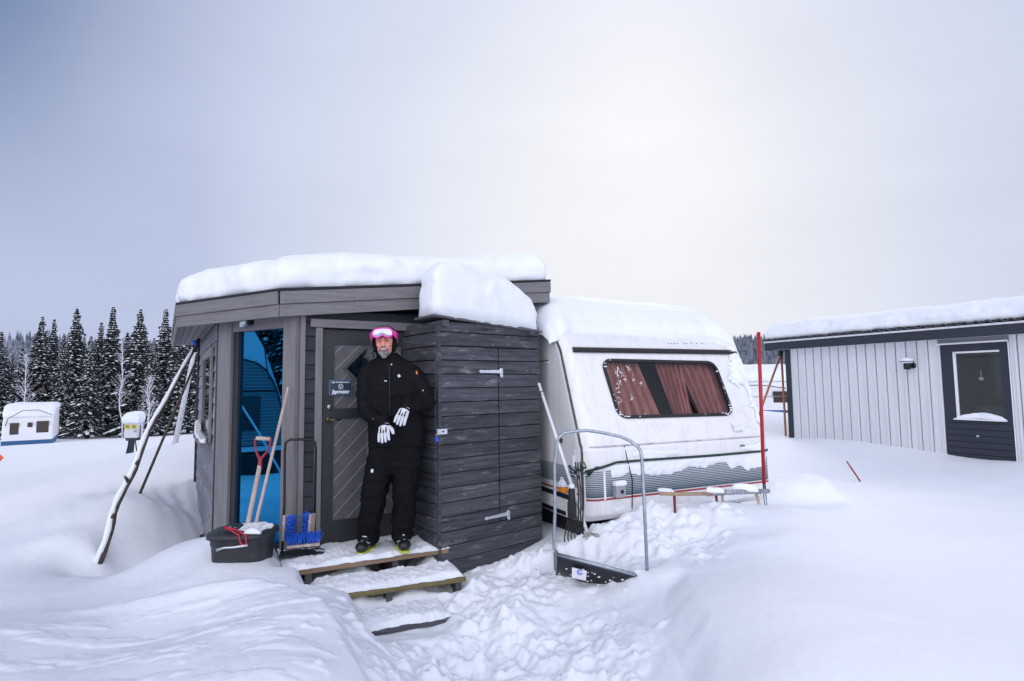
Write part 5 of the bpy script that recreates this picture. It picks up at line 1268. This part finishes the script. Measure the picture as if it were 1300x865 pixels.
MB().tube([refl(335, 436), refl(341, 481)], .010, 6).ell(refl(341, 481), (.02, .02, .05)).build('antenna', M['black'], nbr)
a, b = refl(366, 560), refl(292, 600); MB().box((NX-2, a.y+.05, nz0), (NX-.02, 6.2, a.z)).build('under_gap_shade', M['black'], nbr)  # black box stands in for the shaded gap beneath the body
for yy in (566, 578): a = refl(330, yy); MB().tube([(NX+.0, 3.9, a.z), (NX+.0, 6.2, a.z)], .012, 6).build('lower_rail', M['meterpost'], nbr)
MB().tube([refl(296, 498, NX+.6), refl(330, 552, NX+.6), refl(366, 618, NX+.6)], .018, 8).build('guy_rope', M['white'], nbr)
pillow([(NX-2.2, side[0].y+.1), (NX, side[0].y+.1), (NX, 6.5), (NX-2.2, 6.5)], zt_+.28, .3, .3, 'roof_snow', nbr, N=120, rings=10)
# ================================================================== spruces
def spruce_mesh(seed):
    rd = random.Random(seed); tk = MB(); cr_ = MB(); sn = MB(); Hh = 10.0
    tk.tube([(0, 0, -.6), (0, 0, 3), (0, 0, 7), (0, 0, 9.9)], [.16, .12, .07, .015], 7)
    z = .7; asym = [rd.uniform(.8, 1.2) for _ in range(8)]
    while z < 9.85:
        t = z/Hh; rad = (1.34*(1-t)**.88+.03)*(1+.22*math.sin(z*5.3+seed)*.6)*rd.uniform(.8, 1.18)
        nb_ = int(7+5*(1-t)); a0 = rd.uniform(0, 6.28)
        for k in range(nb_):
            a = a0+6.283*k/nb_+rd.uniform(-.25, .25); L_ = rad*rd.uniform(.65, 1.12)*asym[int(a/6.283*8) % 8]
            dx, dy = math.cos(a), math.sin(a); droop = .30*L_+.12*(1-t); rise = .05
            pts = []
            for i in range(5):
                s = i/4; pts.append(Vector((dx*L_*s, dy*L_*s, z+rise*s-droop*s*s+ .08*L_*s**3)))
            tx, ty = -dy, dx
            for i in range(4):
                p, q = pts[i], pts[i+1]; w0 = (.03+.24*L_*math.sin(math.pi*min(i/4+.12, .95)))*rd.uniform(.7, 1.2); w1 = (.02+.24*L_*math.sin(math.pi*min((i+1)/4+.08, .97)))*rd.uniform(.6, 1.1)
                # needle fans: several narrow hanging leaves on both sides
                for sd_ in (-1, 1):
                    for c in range(3):
                        f = rd.random(); m0 = p.lerp(q, f); w = (w0*(1-f)+w1*f)*rd.uniform(.6, 1.25)
                        tip = m0+Vector((tx*sd_*w+dx*w*.5, ty*sd_*w+dy*w*.5, -w*rd.uniform(.25, .8))); bs = (q-p)*.28
                        cr_.add([m0-bs, m0+bs, tip+Vector((0, 0, -.05))], [(0, 1, 2)])
                        if rd.random() < .40:
                            up = Vector((0, 0, .025)); e = m0.lerp(tip, rd.uniform(.6, .95)); sn.add([m0-bs*.7+up, m0+bs*.8+up, e+bs*.25+up, e-bs*.25+up], [(0, 1, 2, 3)])
                hang = Vector((0, 0, -rd.uniform(.10, .24))); cr_.add([p, q, q+hang*.8+Vector((rd.uniform(-.04, .04), rd.uniform(-.04, .04), 0)), p+hang], [(0, 1, 2, 3)])
            if rd.random() < .62:
                i = rd.choice((1, 2, 3)); p, q = pts[i], pts[i+1]; w = .05+.05*L_; up = Vector((0, 0, .045)); sd3 = Vector((tx*w, ty*w, -.02))
                mid = p.lerp(q, .5)+Vector((0, 0, .07)); sn.add([p-sd3, p+sd3, q+sd3*.6, q-sd3*.6, mid], [(0, 1, 4), (1, 2, 4), (2, 3, 4), (3, 0, 4)])
        z += rd.uniform(.13, .2)
    return tk, cr_, sn
def make_spruce(seed, label):
    root = empty('spruce_tree', (0, 0, 0), label, 'spruce', 'spruces at the edge of the snowfield'); tk, c_, s_ = spruce_mesh(seed)
    tk.build('trunk', M['bark'], root); cr_ = c_.build('crown', M['needle'], root); s_.build('branch_snow', M['snow_soft'], cr_); return root
spr = [make_spruce(s, 'x') for s in (3, 8, 15, 27)]
tops = [(-14, 402, 43), (2, 420, 42), (29, 439, 40), (54, 401, 44), (69, 404, 46), (82, 423, 41), (98, 389, 44), (116, 426, 40), (129, 408, 46), (144, 388, 43), (162, 420, 46), (179, 391, 42), (196, 428, 41), (211, 391, 44), (228, 402, 43), (243, 412, 45), (258, 400, 44), (41, 445, 47), (106, 440, 50), (152, 436, 50), (189, 432, 50), (16, 446, 49)]
lab = ['leftmost spruce, cut by the left edge of the photo', 'broad spruce at the left edge above the far caravan', 'short spruce right above the far white caravan', 'tall narrow spruce right of the far caravan, left of a close pair', 'right spruce of the close pair beyond the far caravan', 'lower spruce left of the tallest one in the middle of the row', 'tall pointed spruce halfway between far caravan and power post', 'low thin spruce in the gap left of the power post', 'slim spruce touching the left side of the tallest spruce', 'tallest spruce, just left of the power post', 'spruce directly behind the white power post', 'tall spruce right of the power post', 'small spruce in the gap right of the power post', 'tall spruce just left of the cabin eave', 'spruce seen below the left cabin eave', 'spruce behind the poles under the cabin eave', 'spruce mostly hidden behind the left cabin wall', 'back row spruce peeking out right of the short spruce', 'back row spruce between the middle tall spruces', 'back row spruce left behind the power post', 'back row spruce right behind the power post', 'back row spruce peeking out above the far caravan']
for i, (px, py, D) in enumerate(tops):
    src = spr[i % 4]; o = src if i < 4 else copy_tree(src)
    top = P(px, py, D); b = gz(top.x, top.y); s = (top.z-b)/9.95; o.location = (top.x, top.y, b); o.rotation_euler = (0, 0, i*1.37); w = s*random.uniform(1.1, 1.32); o.scale = (w, w, s); o['label'] = lab[i]
for k, (x, y) in enumerate(((-15, 1.6), (-16.5, 2.6), (-14.2, .4), (-18, 3.4))):
    o = copy_tree(spr[k]); o.location = (x, y, gz(x, y)); o.scale = (.9, .9, .85); o['label'] = 'spruce standing far left of the cabin, outside the photo'; o['group'] = 'spruces left outside the photo'
# frosted birches
def birch(px, py, pyb, D, seed, label):
    rd = random.Random(seed); top = P(px, py, D); bot = P(px-2, pyb, D); root = empty('frosted_birch', bot, label, 'birch', 'frosted birch saplings among the spruces')
    pts = [bot+(top-bot)*t+Vector((rd.uniform(-.12, .12), 0, 0)) for t in np.linspace(0, 1, 8)]; MB().tube(pts, [.05-.005*k for k in range(8)], 7).build('trunk', M['birch'], root)
    tw = MB()
    for k in range(34):
        t = rd.uniform(.3, 1); p = bot+(top-bot)*t; L_ = 1.3*(1.15-t); a = rd.uniform(0, 6.28); q = p+Vector((math.cos(a)*L_*.6, math.sin(a)*L_*.6, L_*rd.uniform(.5, 1.0))); tw.tube([p, p.lerp(q, .5)+Vector((0, 0, .08)), q], [.016, .010, .004], 4, cap=False)
        for j in range(2): r_ = p.lerp(q, rd.uniform(.3, .8)); tw.tube([r_, r_+Vector((rd.uniform(-.3, .3), rd.uniform(-.3, .3), rd.uniform(.1, .4)))], [.008, .003], 4, cap=False)
    tw.build('twigs', M['birch'], root)
birch(33, 452, 558, 36, 1, 'white frosted birch rising right behind the far caravan'); birch(155, 425, 556, 38, 2, 'slender frosted birch right behind the power post'); birch(190, 480, 556, 36, 3, 'short frosted birch between the power post and the cabin')
# far-off wood on the ridge
def far_wood():
    rd = random.Random(5); cr_ = MB(); pts = []
    for k in range(5200):
        if rd.random() < .3: az = rd.uniform(14, 30)
        else: az = rd.uniform(-46, 34)
        az = R(az); r = rd.uniform(170, 400); pts.append((r*math.sin(az), r*math.cos(az)))
    pts = np.array(pts); Z = hbase(pts[:, 0], pts[:, 1])
    for (x, y), z in zip(pts, Z):
        if x < 0 and rd.random() < .25: continue
        h = rd.uniform(5, 10); w = h*.17
        for (zz, ww) in ((.05, 1), (.35, .75), (.62, .48)):
            n = 6; a0 = rd.uniform(0, 1); cr_.add([(x+math.cos(a0+6.283*i/n)*w*ww*rd.uniform(.7, 1.2), y+math.sin(a0+6.283*i/n)*w*ww, z+h*zz) for i in range(n)]+[(x, y, z+h*min(1, zz+.48))], [(i, (i+1) % n, n) for i in range(n)])
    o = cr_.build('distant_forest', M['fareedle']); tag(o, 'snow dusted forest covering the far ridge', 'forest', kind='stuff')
far_wood()

# ================================================================== person
def person():
    fl = P(467, 697, 4.88); fr_ = P(508, 694, 4.96); ground_z = DECKZ+.025
    PD = 4.90
    def Q(px, py, dy=0.0): return P(px, py, PD+dy)    # dy<0: nearer the camera
    cx = Q(489, 697)
    root = empty('person', (cx.x, cx.y, ground_z), 'smiling bearded man in black ski wear, dark helmet, pink goggles and white gloves', 'person')
    hd = Q(488.5, 436.5, -.01); Rt = Matrix.Rotation(R(-3), 4, 'Y') @ Matrix.Rotation(R(4), 4, 'Z')
    def Hd(x, y, z): return hd+(Rt @ Vector((x, y, z)))
    b = MB()
    # skull, jaw, nose, brow, cheeks, ears, lips
    b.ell(Hd(0, .015, .025), (.078, .095, .098), nu=28, nv=18); b.ell(Hd(0, -.02, -.045), (.062, .072, .070), nu=24, nv=16); b.ell(Hd(0, -.055, -.088), (.032, .03, .028))
    b.capsule(Hd(0, -.078, .022), Hd(0, -.104, -.018), .011, .0165); b.ell(Hd(-.013, -.092, -.02), .0115); b.ell(Hd(.013, -.092, -.02), .0115)
    for s in (-1, 1):
        b.ell(Hd(s*.038, -.066, -.016), (.024, .022, .020)); b.capsule(Hd(s*.012, -.083, .040), Hd(s*.045, -.070, .042), .010, .009); b.ell(Hd(s*.079, .01, .0), (.012, .02, .03))
    nk = Q(491, 462, .05); chest = Q(494, 492, .04); hip = Q(502, 560, .04)
    b.chain([Hd(0, .02, -.05), nk, chest], [.055, .058, .09]); b.loft([((hip.x, hip.y, hip.z), .13, .1), ((chest.x, chest.y, chest.z-.1), .13, .1), ((chest.x, chest.y, chest.z+.12), .16, .1), ((nk.x, nk.y, nk.z-.03), .1, .08)])
    # joints
    shL, elL, wrL = Q(466, 478, .03), Q(463, 522, -.03), Q(488, 538, -.2)
    shR, elR, wrR = Q(524, 475, .04), Q(541, 512, -.02), Q(515, 517, -.2)
    hpL, knL, anL = Q(486, 575, .03), Q(475, 630, -.01), Q(468, 678, .03)
    hpR, knR, anR = Q(516, 575, .05), Q(515, 630, .02), Q(510, 676, .06)
    for sh, el, wr in ((shL, elL, wrL), (shR, elR, wrR)): b.chain([sh, el, wr], [.05, .042, .03])
    for hp, kn, an in ((hpL, knL, anL), (hpR, knR, anR)): b.chain([hp, kn, an, an+Vector((0, -.02, -.05))], [.075, .055, .045, .045])
    for an in (anL, anR): b.capsule(an+Vector((0, .03, -.07)), an+Vector((0, -.05, -.09)), .025, .02)
    # palms and five fingers (inside the gloves)
    hands = []
    for wr, tip, side in ((wrL, Q(487, 558, -.28), -1), (wrR, Q(508, 534, -.27), 1)):
        d = (tip-wr).normalized(); acr = d.cross(Vector((0, -1, 0))).normalized()
        if acr.x < 0: acr = -acr
        hands.append((wr, d, acr, side)); b.capsule(wr, wr+d*.07, .02, .02)
        for k in range(4): p = wr+d*.07+acr*(k-1.5)*.019; b.chain([p, p+d*.035, p+d*.06+Vector((0, .012, 0))], [.0075, .007, .0065], 10)
    b.build('body', M['skin'], root, remesh=.0042, smooth=2)
    # ------- jacket
    j = MB(); hemz = Q(0, 565).z
    def ring(pxl, pxr, py, ry, dy=.04): a, c = Q(pxl, py, dy), Q(pxr, py, dy); m_ = (a+c)/2; return ((m_.x, m_.y, m_.z), (c.x-a.x)/2, ry)
    j.loft([ring(469, 538, 567, .145), ring(469, 538, 556, .15), ring(468, 537, 535, .15), ring(467, 534, 512, .145), ring(465, 530, 492, .14), ring(464, 529, 478, .13), ring(468, 524, 468, .115), ring(476, 512, 460, .09), ring(478.5, 507, 455, .075), ring(479, 506, 449, .072)], 36, 2.5)
    j.chain([shL, (shL+elL)/2+Vector((-.01, 0, 0)), elL, wrL.lerp(elL, .12)], [.074, .070, .064, .050]); j.chain([shR, (shR+elR)/2+Vector((.012, 0, 0)), elR, wrR.lerp(elR, .14)], [.078, .074, .068, .052])
    j.chain([Q(476, 464, .04), Q(466, 475, .03)], [.06, .068]); j.chain([Q(508, 463, .04), Q(523, 473, .04)], [.06, .073])
    jo = j.build('jacket', M['jacket'], root, remesh=.011, smooth=4)
    def folds(o, amp, f, seed, aniso=(1, 1, 1)):
        n = len(o.data.vertices); co = np.empty(n*3); o.data.vertices.foreach_get('co', co); co = co.reshape(-1, 3); nr = np.empty(n*3); o.data.vertices.foreach_get('normal', nr); nr = nr.reshape(-1, 3)
        x, y, z = co[:, 0]*aniso[0], co[:, 1]*aniso[1], co[:, 2]*aniso[2]
        w = fbm(x*f+fbm(x*3, y*3, z*3, seed+9, 2), y*f, z*f, seed, 3); w = 1-2*np.abs(w); co += nr*(amp*w)[:, None]; o.data.vertices.foreach_set('co', co.ravel()); o.data.update()
    folds(jo, .009, 5, 40, (1, 1, 1.2)); folds(jo, .002, 13, 45, (.6, .6, 1.2))
    # small marks on the jacket, set just on the front surface
    from mathutils.bvhtree import BVHTree
    def mark(o, px, py, w, h, m, nm, rot=0, th=.004):
        me = o.data; bv = BVHTree.FromPolygons([o.matrix_world @ v.co for v in me.vertices], [tuple(p.vertices) for p in me.polygons]); hit = bv.ray_cast(CAM, ray(px, py).normalized())
        if hit[0] is None: return
        n = hit[1] if hit[1].y < 0 else -hit[1]; q = n.to_track_quat('Z', 'Y').to_matrix().to_4x4(); MB().box((-w/2, -h/2, -.002), (w/2, h/2, th)).build(nm, m, o, Matrix.Translation(hit[0]) @ q @ Matrix.Rotation(rot, 4, 'Z'), bevel=.001)
    mark(jo, 506.5, 477.5, .022, .022, M['glove'], 'chest_logo', .5); mark(jo, 529, 473.5, .014, .032, M['orange'], 'sleeve_tag'); mark(jo, 489.5, 484, .02, .009, M['glove'], 'chest_tag', -.3); mark(jo, 537, 496, .010, .008, M['glove'], 'sleeve_dot')
    mark(jo, 520, 509.5, .035, .008, M['glove'], 'cuff_tag', -.6); mark(jo, 518, 508, .01, .01, M['orange'], 'cuff_dot'); mark(jo, 474, 532, .01, .012, mat('small_red_tag', (.4, .03, .02), .5), 'cuff_dot'); mark(jo, 497, 463, .010, .012, M['glove'], 'strap_clip')
    # zip line and collar edge
    zp = [Q(494+.9*math.sin(t*3), 462+t*100, -.115-.005*math.sin(t*3)) for t in np.linspace(0, 1, 12)]
    MB().tube(zp, .004, 6).build('zip', M['black'], jo)
    # ------- trousers
    t = MB(); t.loft([ring(471, 536, 556, .12), ring(471, 536, 575, .125), ring(473, 536, 590, .12), ring(478, 532, 600, .10)], 30, 2.4)
    t.chain([hpL, knL, anL+Vector((0, 0, .0)), anL+Vector((0, 0, -.02))], [.118, .106, .088, .092]); t.chain([hpR, knR, anR, anR+Vector((0, 0, -.02))], [.12, .108, .090, .094])
    to = t.build('trousers', M['trouser'], root, remesh=.011, smooth=3); folds(to, .010, 5.5, 60, (1, 1, 1.3)); folds(to, .002, 14, 65, (.6, .6, 1.2))
    mark(to, 472.5, 598, .022, .028, M['glove'], 'thigh_logo')
    # ------- boots
    for an, yaw in ((anL, R(-12)), (anR, R(22))):
        bm_ = MB(); rz_ = Matrix.Translation((an.x, an.y, ground_z)) @ Matrix.Rotation(yaw, 4, 'Z')
        w = lambda x, y, z: rz_ @ Vector((x, y, z))
        bm_.capsule(w(0, .03, .2), w(0, .045, .07), .062, .058); bm_.capsule(w(0, .05, .055), w(0, -.13, .052), .052, .048); bm_.ell(w(0, -.12, .05), (.055, .07, .045)); bm_.capsule(w(0, -.0, .12), w(0, -.08, .07), .05, .045)
        bo = bm_.build('boot', M['boot'], root, remesh=.008, smooth=2)
        MB().loft([((0, -.04, .0), .044, .142), ((0, -.04, .012), .047, .147)], 26, 2.6).build('sole', M['lime'], bo, rz_)
        bk2 = MB()
        for zz, yy in ((.15, -.045), (.115, -.075), (.085, -.115)): bk2.tube([w(-.055, yy+.03, zz-.01), w(0, yy-.012, zz+.012), w(.055, yy+.03, zz-.01)], .006, 6)
        bk2.build('buckle', M['zinc'], bo)
        MB().box((-.066, -.02, .05), (-.06, .05, .08)).build('side_trim', M['lime'], bo, rz_, bevel=.002)
    # ------- gloves
    for wr, d, acr, side in hands:
        nrm = Vector((0, -1, 0)); nrm = (nrm-d*nrm.dot(d)).normalized()
        g_ = MB(); lens = (.070, .082, .086, .074) if side > 0 else (.074, .086, .082, .068)
        g_.capsule(wr+d*.02+acr*.004, wr+d*.07, .040, .030)
        for k in (-1, 0, 1): g_.capsule(wr+d*.02+acr*k*.02, wr+d*.078+acr*k*.024, .024, .023)
        go = g_.build('glove', M['glove'], root, remesh=.0045, smooth=2)
        cf = MB().capsule(wr-d*.05, wr+d*.004, .046, .043).build('glove_cuff', M['jacket'], go)
        MB().tube([wr+d*.026+acr*a_*.044+nrm*(.036*math.sqrt(max(0, 1-a_*a_))+.002) for a_ in np.linspace(-1, 1, 13)], .0075, 8).build('wrist_band', M['jacket'], go)
        for k in range(4):
            sp_ = (k-1.5); p = wr+d*.076+acr*sp_*.0235; dd = (d+acr*sp_*.05).normalized(); L_ = lens[k]
            MB().chain([p, p+dd*L_*.5+nrm*.006, p+dd*L_+nrm*(-.012)], [.0125, .0122, .0105], 12).build('finger', M['glove'], go, remesh=.0035, smooth=1)
            if k < 3:
                q = wr+d*.04+acr*(sp_+.5)*.0215+nrm*.024; MB().tube([q, q+d*.035+nrm*.001, q+d*.055+acr*.0015*sp_-nrm*.003], [.004, .0055, .006], 6).build('finger_seam', M['jacket'], go)
        sd = acr*(1 if side < 0 else -1); p = wr+d*.03+sd*.034
        MB().chain([p, p+sd*.030+d*.030, p+sd*.042+d*.066], [.017, .0155, .0125], 12).build('thumb', M['glove'] if side < 0 else M['jacket'], go, remesh=.0035, smooth=1)
    # ------- helmet
    hm = MB(); V = []; nu_, nv_ = 48, 26
    for jv in range(nv_):
        for iu in range(nu_+1):
            th = math.pi*.5*1.0 - (jv/(nv_-1))*math.pi*.84; a = 2*math.pi*iu/nu_
            x, y, z = math.cos(th)*math.sin(a), -math.cos(th)*math.cos(a), math.sin(th)
            V.append((x, y, z))
    keep = np.ones((nv_-1, nu_), bool)
    Vw = [Hd(v[0]*.108, .012+v[1]*.125, .032+v[2]*(.118 if v[2] > 0 else .13)) for v in V]
    for jv in range(nv_-1):
        for iu in range(nu_):
            v = V[jv*(nu_+1)+iu]; loc = (v[0]*.108, v[1]*.125, .032+v[2]*.125)
            if loc[2] < .062 and loc[1] < -.035: keep[jv, iu] = False
            if loc[2] < -.055: keep[jv, iu] = False
            if loc[2] < .0 and loc[1] < -.01: keep[jv, iu] = False
    ho = hm.grid([tuple(v) for v in Vw], nu_+1, nv_, keep).build('helmet', M['helmet'], root); md = ho.modifiers.new('s', 'SOLIDIFY'); md.thickness = .012; md.offset = -1
    # ear pads and chin strap
    for s in (-1, 1): MB().capsule(Hd(s*.083, -.005, .03), Hd(s*.076, -.01, -.055), .022, .018).build('ear_pad', M['jacket'], ho, remesh=.005, smooth=1)
    MB().tube([Hd(-.078, -.02, -.06), Hd(-.05, -.04, -.11), Hd(0, -.06, -.128), Hd(.05, -.04, -.11), Hd(.078, -.02, -.06)], .006, 8).tube([Hd(-.078, -.03, -.05), Hd(-.10, -.05, -.075), Hd(-.085, -.07, -.115)], .005, 8).build('chin_strap', M['jacket'], ho)
    # goggles: frame and lens on the forehead
    def gog(a, s):   # outline of the goggle, a in 0..2pi
        x = .083*math.copysign(abs(math.cos(a))**.62, math.cos(a))*s; z = (.042 if math.sin(a) > 0 else .036)*math.copysign(abs(math.sin(a))**.75, math.sin(a))*s
        if math.sin(a) < 0: z += .022*math.exp(-(x/.022)**2)*s
        y = -.128+.9*(x*x)*3.2-.018*0; return Hd(x, y+.10*max(0, z)*0.3+.012, .080+z)
    A_ = np.linspace(0, 2*math.pi, 61); out = [gog(a, 1.0) for a in A_]
    go_ = MB().tube(out, .0078, 8).build('goggles', M['pink'], root)
    V = [Hd(0, -.128, .080)]
    for s in (.35, .7, .97):
        for a in A_[:-1]: V.append(gog(a, s)+Vector((0, -.010*(1-s*.6), 0)))
    fs = [(0, 1+i, 1+(i+1) % 60) for i in range(60)]+[(1+r_*60+i, 1+(r_+1)*60+i, 1+(r_+1)*60+(i+1) % 60, 1+r_*60+(i+1) % 60) for r_ in range(2) for i in range(60)]
    V[0] = gog(0, 0)+Vector((0, -.010, 0)); MB().add(V, fs, True).build('lens', M['lens'], go_)
    for s in (-1, 1): MB().tube([Hd(s*.082, -.088, .09), Hd(s*.105, -.04, .075), Hd(s*.110, .01, .06)], [.016, .014, .012], 8).tube([Hd(s*.088, -.075, .075), Hd(s*.104, -.04, .045), Hd(s*.106, -.01, .03)], [.012, .011, .009], 8).build('strap_mount', M['pink'], go_)
    # face details
    for s in (-1, 1):
        MB().ell(Hd(s*.030, -.0795, .018), (.014, .007, .0045)).build('eye', M['eye'], root)
        MB().capsule(Hd(s*.014, -.0905, .036), Hd(s*.044, -.079, .041), .0042, .003).build('eyebrow', mat('brow_hair', (.16, .09, .07), .9), root)
    MB().tube([Hd(x, -.094+.9*x*x*8, -.053+6*x*x) for x in np.linspace(-.024, .024, 11)], [.002, .0035, .0045, .005, .0052, .0052, .0052, .005, .0045, .0035, .002], 8).build('teeth', M['teeth'], root)
    MB().tube([Hd(x, -.095+.9*x*x*8, -.064+9*x*x) for x in np.linspace(-.032, .032, 11)], [.003, .004, .0045, .005, .005, .005, .005, .005, .0045, .004, .003], 8).build('lip', M['lips'], root)
    bd = MB(); bd.ell(Hd(0, -.072, -.092), (.036, .030, .028)); bd.ell(Hd(0, -.070, -.112), (.026, .026, .022))
    for s in (-1, 1): bd.chain([Hd(s*.008, -.098, -.038), Hd(s*.030, -.086, -.045), Hd(s*.038, -.078, -.066), Hd(s*.028, -.078, -.09)], [.006, .007, .009, .013], 8)
    bo_ = bd.build('beard', M['beard'], root, remesh=.0035, smooth=1)
    return root
person()

# ================================================================== sky and light
SUN_EL, SUN_AZ = R(30), R(14)     # behind thin cloud, ahead and slightly right
w = bpy.data.worlds.new('World'); scene.world = w; w.use_nodes = True; nt = w.node_tree; N, L = nt.nodes, nt.links
bg = N['Background']; out = N['World Output']
sky = N.new('ShaderNodeTexSky'); sky.sky_type = 'NISHITA'; sky.sun_disc = False; sky.sun_elevation = SUN_EL; sky.sun_rotation = SUN_AZ; sky.dust_density = 3
vs0 = N.new('ShaderNodeVectorMath'); vs0.operation = 'SCALE'; vs0.inputs['Scale'].default_value = .05; L.new(sky.outputs[0], vs0.inputs[0]); L.new(vs0.outputs[0], bg.inputs[0]); bg.inputs[1].default_value = .05
tc = N.new('ShaderNodeTexCoord')
def dotn(v):
    d = N.new('ShaderNodeVectorMath'); d.operation = 'DOT_PRODUCT'; L.new(tc.outputs['Generated'], d.inputs[0]); d.inputs[1].default_value = v; return d.outputs['Value']
gd = ray(800, 300).normalized()
rp = N.new('ShaderNodeValToRGB'); L.new(dotn(tuple(gd)), rp.inputs[0]); e = rp.color_ramp.elements
rp.color_ramp.interpolation = 'B_SPLINE'
e[0].position = 0.0; e[0].color = (.30, .35, .50, 1); e[1].position = 1.0; e[1].color = (.735, .75, .79, 1)
for p, c in ((.50, (.08, .135, .29)), (.60, (.11, .175, .34)), (.68, (.30, .355, .52)), (.79, (.50, .555, .72)), (.90, (.60, .645, .775)), (.965, (.69, .715, .785))):
    q = e.new(p); q.color = (*c, 1)
# soft cloud structure
n1 = N.new('ShaderNodeTexNoise'); n1.inputs['Scale'].default_value = 2.2; n1.inputs['Detail'].default_value = 4; mpn = N.new('ShaderNodeMapping'); mpn.inputs['Scale'].default_value = (1, 1, 3.0)
L.new(tc.outputs['Generated'], mpn.inputs[0]); L.new(mpn.outputs[0], n1.inputs['Vector'])
mr = N.new('ShaderNodeMapRange'); mr.inputs['To Min'].default_value = .90; mr.inputs['To Max'].default_value = 1.10; L.new(n1.outputs['Fac'], mr.inputs[0])
lf = N.new('ShaderNodeMapRange'); lf.interpolation_type = 'SMOOTHSTEP'; lf.inputs['From Min'].default_value = .56; lf.inputs['From Max'].default_value = .12; lf.inputs['To Min'].default_value = 0; lf.inputs['To Max'].default_value = 1; L.new(dotn((0, 0, 1)), lf.inputs[0])
lm = N.new('ShaderNodeMix'); lm.data_type = 'RGBA'; lm.blend_type = 'LIGHTEN'; L.new(lf.outputs[0], lm.inputs['Factor']); L.new(rp.outputs[0], lm.inputs['A']); lm.inputs['B'].default_value = (.44, .50, .69, 1)
vm = N.new('ShaderNodeVectorMath'); vm.operation = 'SCALE'; L.new(lm.outputs['Result'], vm.inputs[0]); L.new(mr.outputs[0], vm.inputs['Scale'])
# overcast zenith is brighter (not in view)
zr = N.new('ShaderNodeMapRange'); zr.inputs['From Min'].default_value = .62; zr.inputs['From Max'].default_value = 1.0; zr.inputs['To Min'].default_value = 1.0; zr.inputs['To Max'].default_value = 1.05; L.new(dotn((0, 0, 1)), zr.inputs[0])
vm2 = N.new('ShaderNodeVectorMath'); vm2.operation = 'SCALE'; L.new(vm.outputs[0], vm2.inputs[0]); L.new(zr.outputs[0], vm2.inputs['Scale'])
bk = N.new('ShaderNodeMapRange'); bk.interpolation_type = 'SMOOTHSTEP'; bk.inputs['From Min'].default_value = .15; bk.inputs['From Max'].default_value = .8; bk.inputs['To Min'].default_value = 0; bk.inputs['To Max'].default_value = 1; L.new(dotn((-.05, -.975, .2)), bk.inputs[0])
bc3 = N.new('ShaderNodeVectorMath'); bc3.operation = 'SCALE'; bc3.inputs[0].default_value = (1.2, 1.18, 1.21); L.new(bk.outputs[0], bc3.inputs['Scale'])
va = N.new('ShaderNodeVectorMath'); va.operation = 'ADD'; L.new(vm2.outputs[0], va.inputs[0]); L.new(bc3.outputs[0], va.inputs[1])
bg2 = N.new('ShaderNodeBackground'); L.new(va.outputs[0], bg2.inputs[0]); bg2.inputs[1].default_value = 1.0
ad = N.new('ShaderNodeAddShader'); L.new(bg.outputs[0], ad.inputs[0]); L.new(bg2.outputs[0], ad.inputs[1]); L.new(ad.outputs[0], out.inputs[0])
sd_ = bpy.data.lights.new('sun', 'SUN'); sd_.energy = .9; sd_.angle = R(24); sd_.color = (1, .96, .92); so = bpy.data.objects.new('sun', sd_); C.objects.link(so)
so.rotation_euler = (Vector((math.sin(SUN_AZ)*math.cos(SUN_EL), math.cos(SUN_AZ)*math.cos(SUN_EL), math.sin(SUN_EL)))).to_track_quat('Z', 'Y').to_euler()
scene.view_settings.view_transform = 'Standard'; scene.view_settings.look = 'None'; scene.view_settings.exposure = .16; scene.view_settings.gamma = 1
scene.cycles.max_bounces = 8; scene.cycles.diffuse_bounces = 4; scene.cycles.use_denoising = True
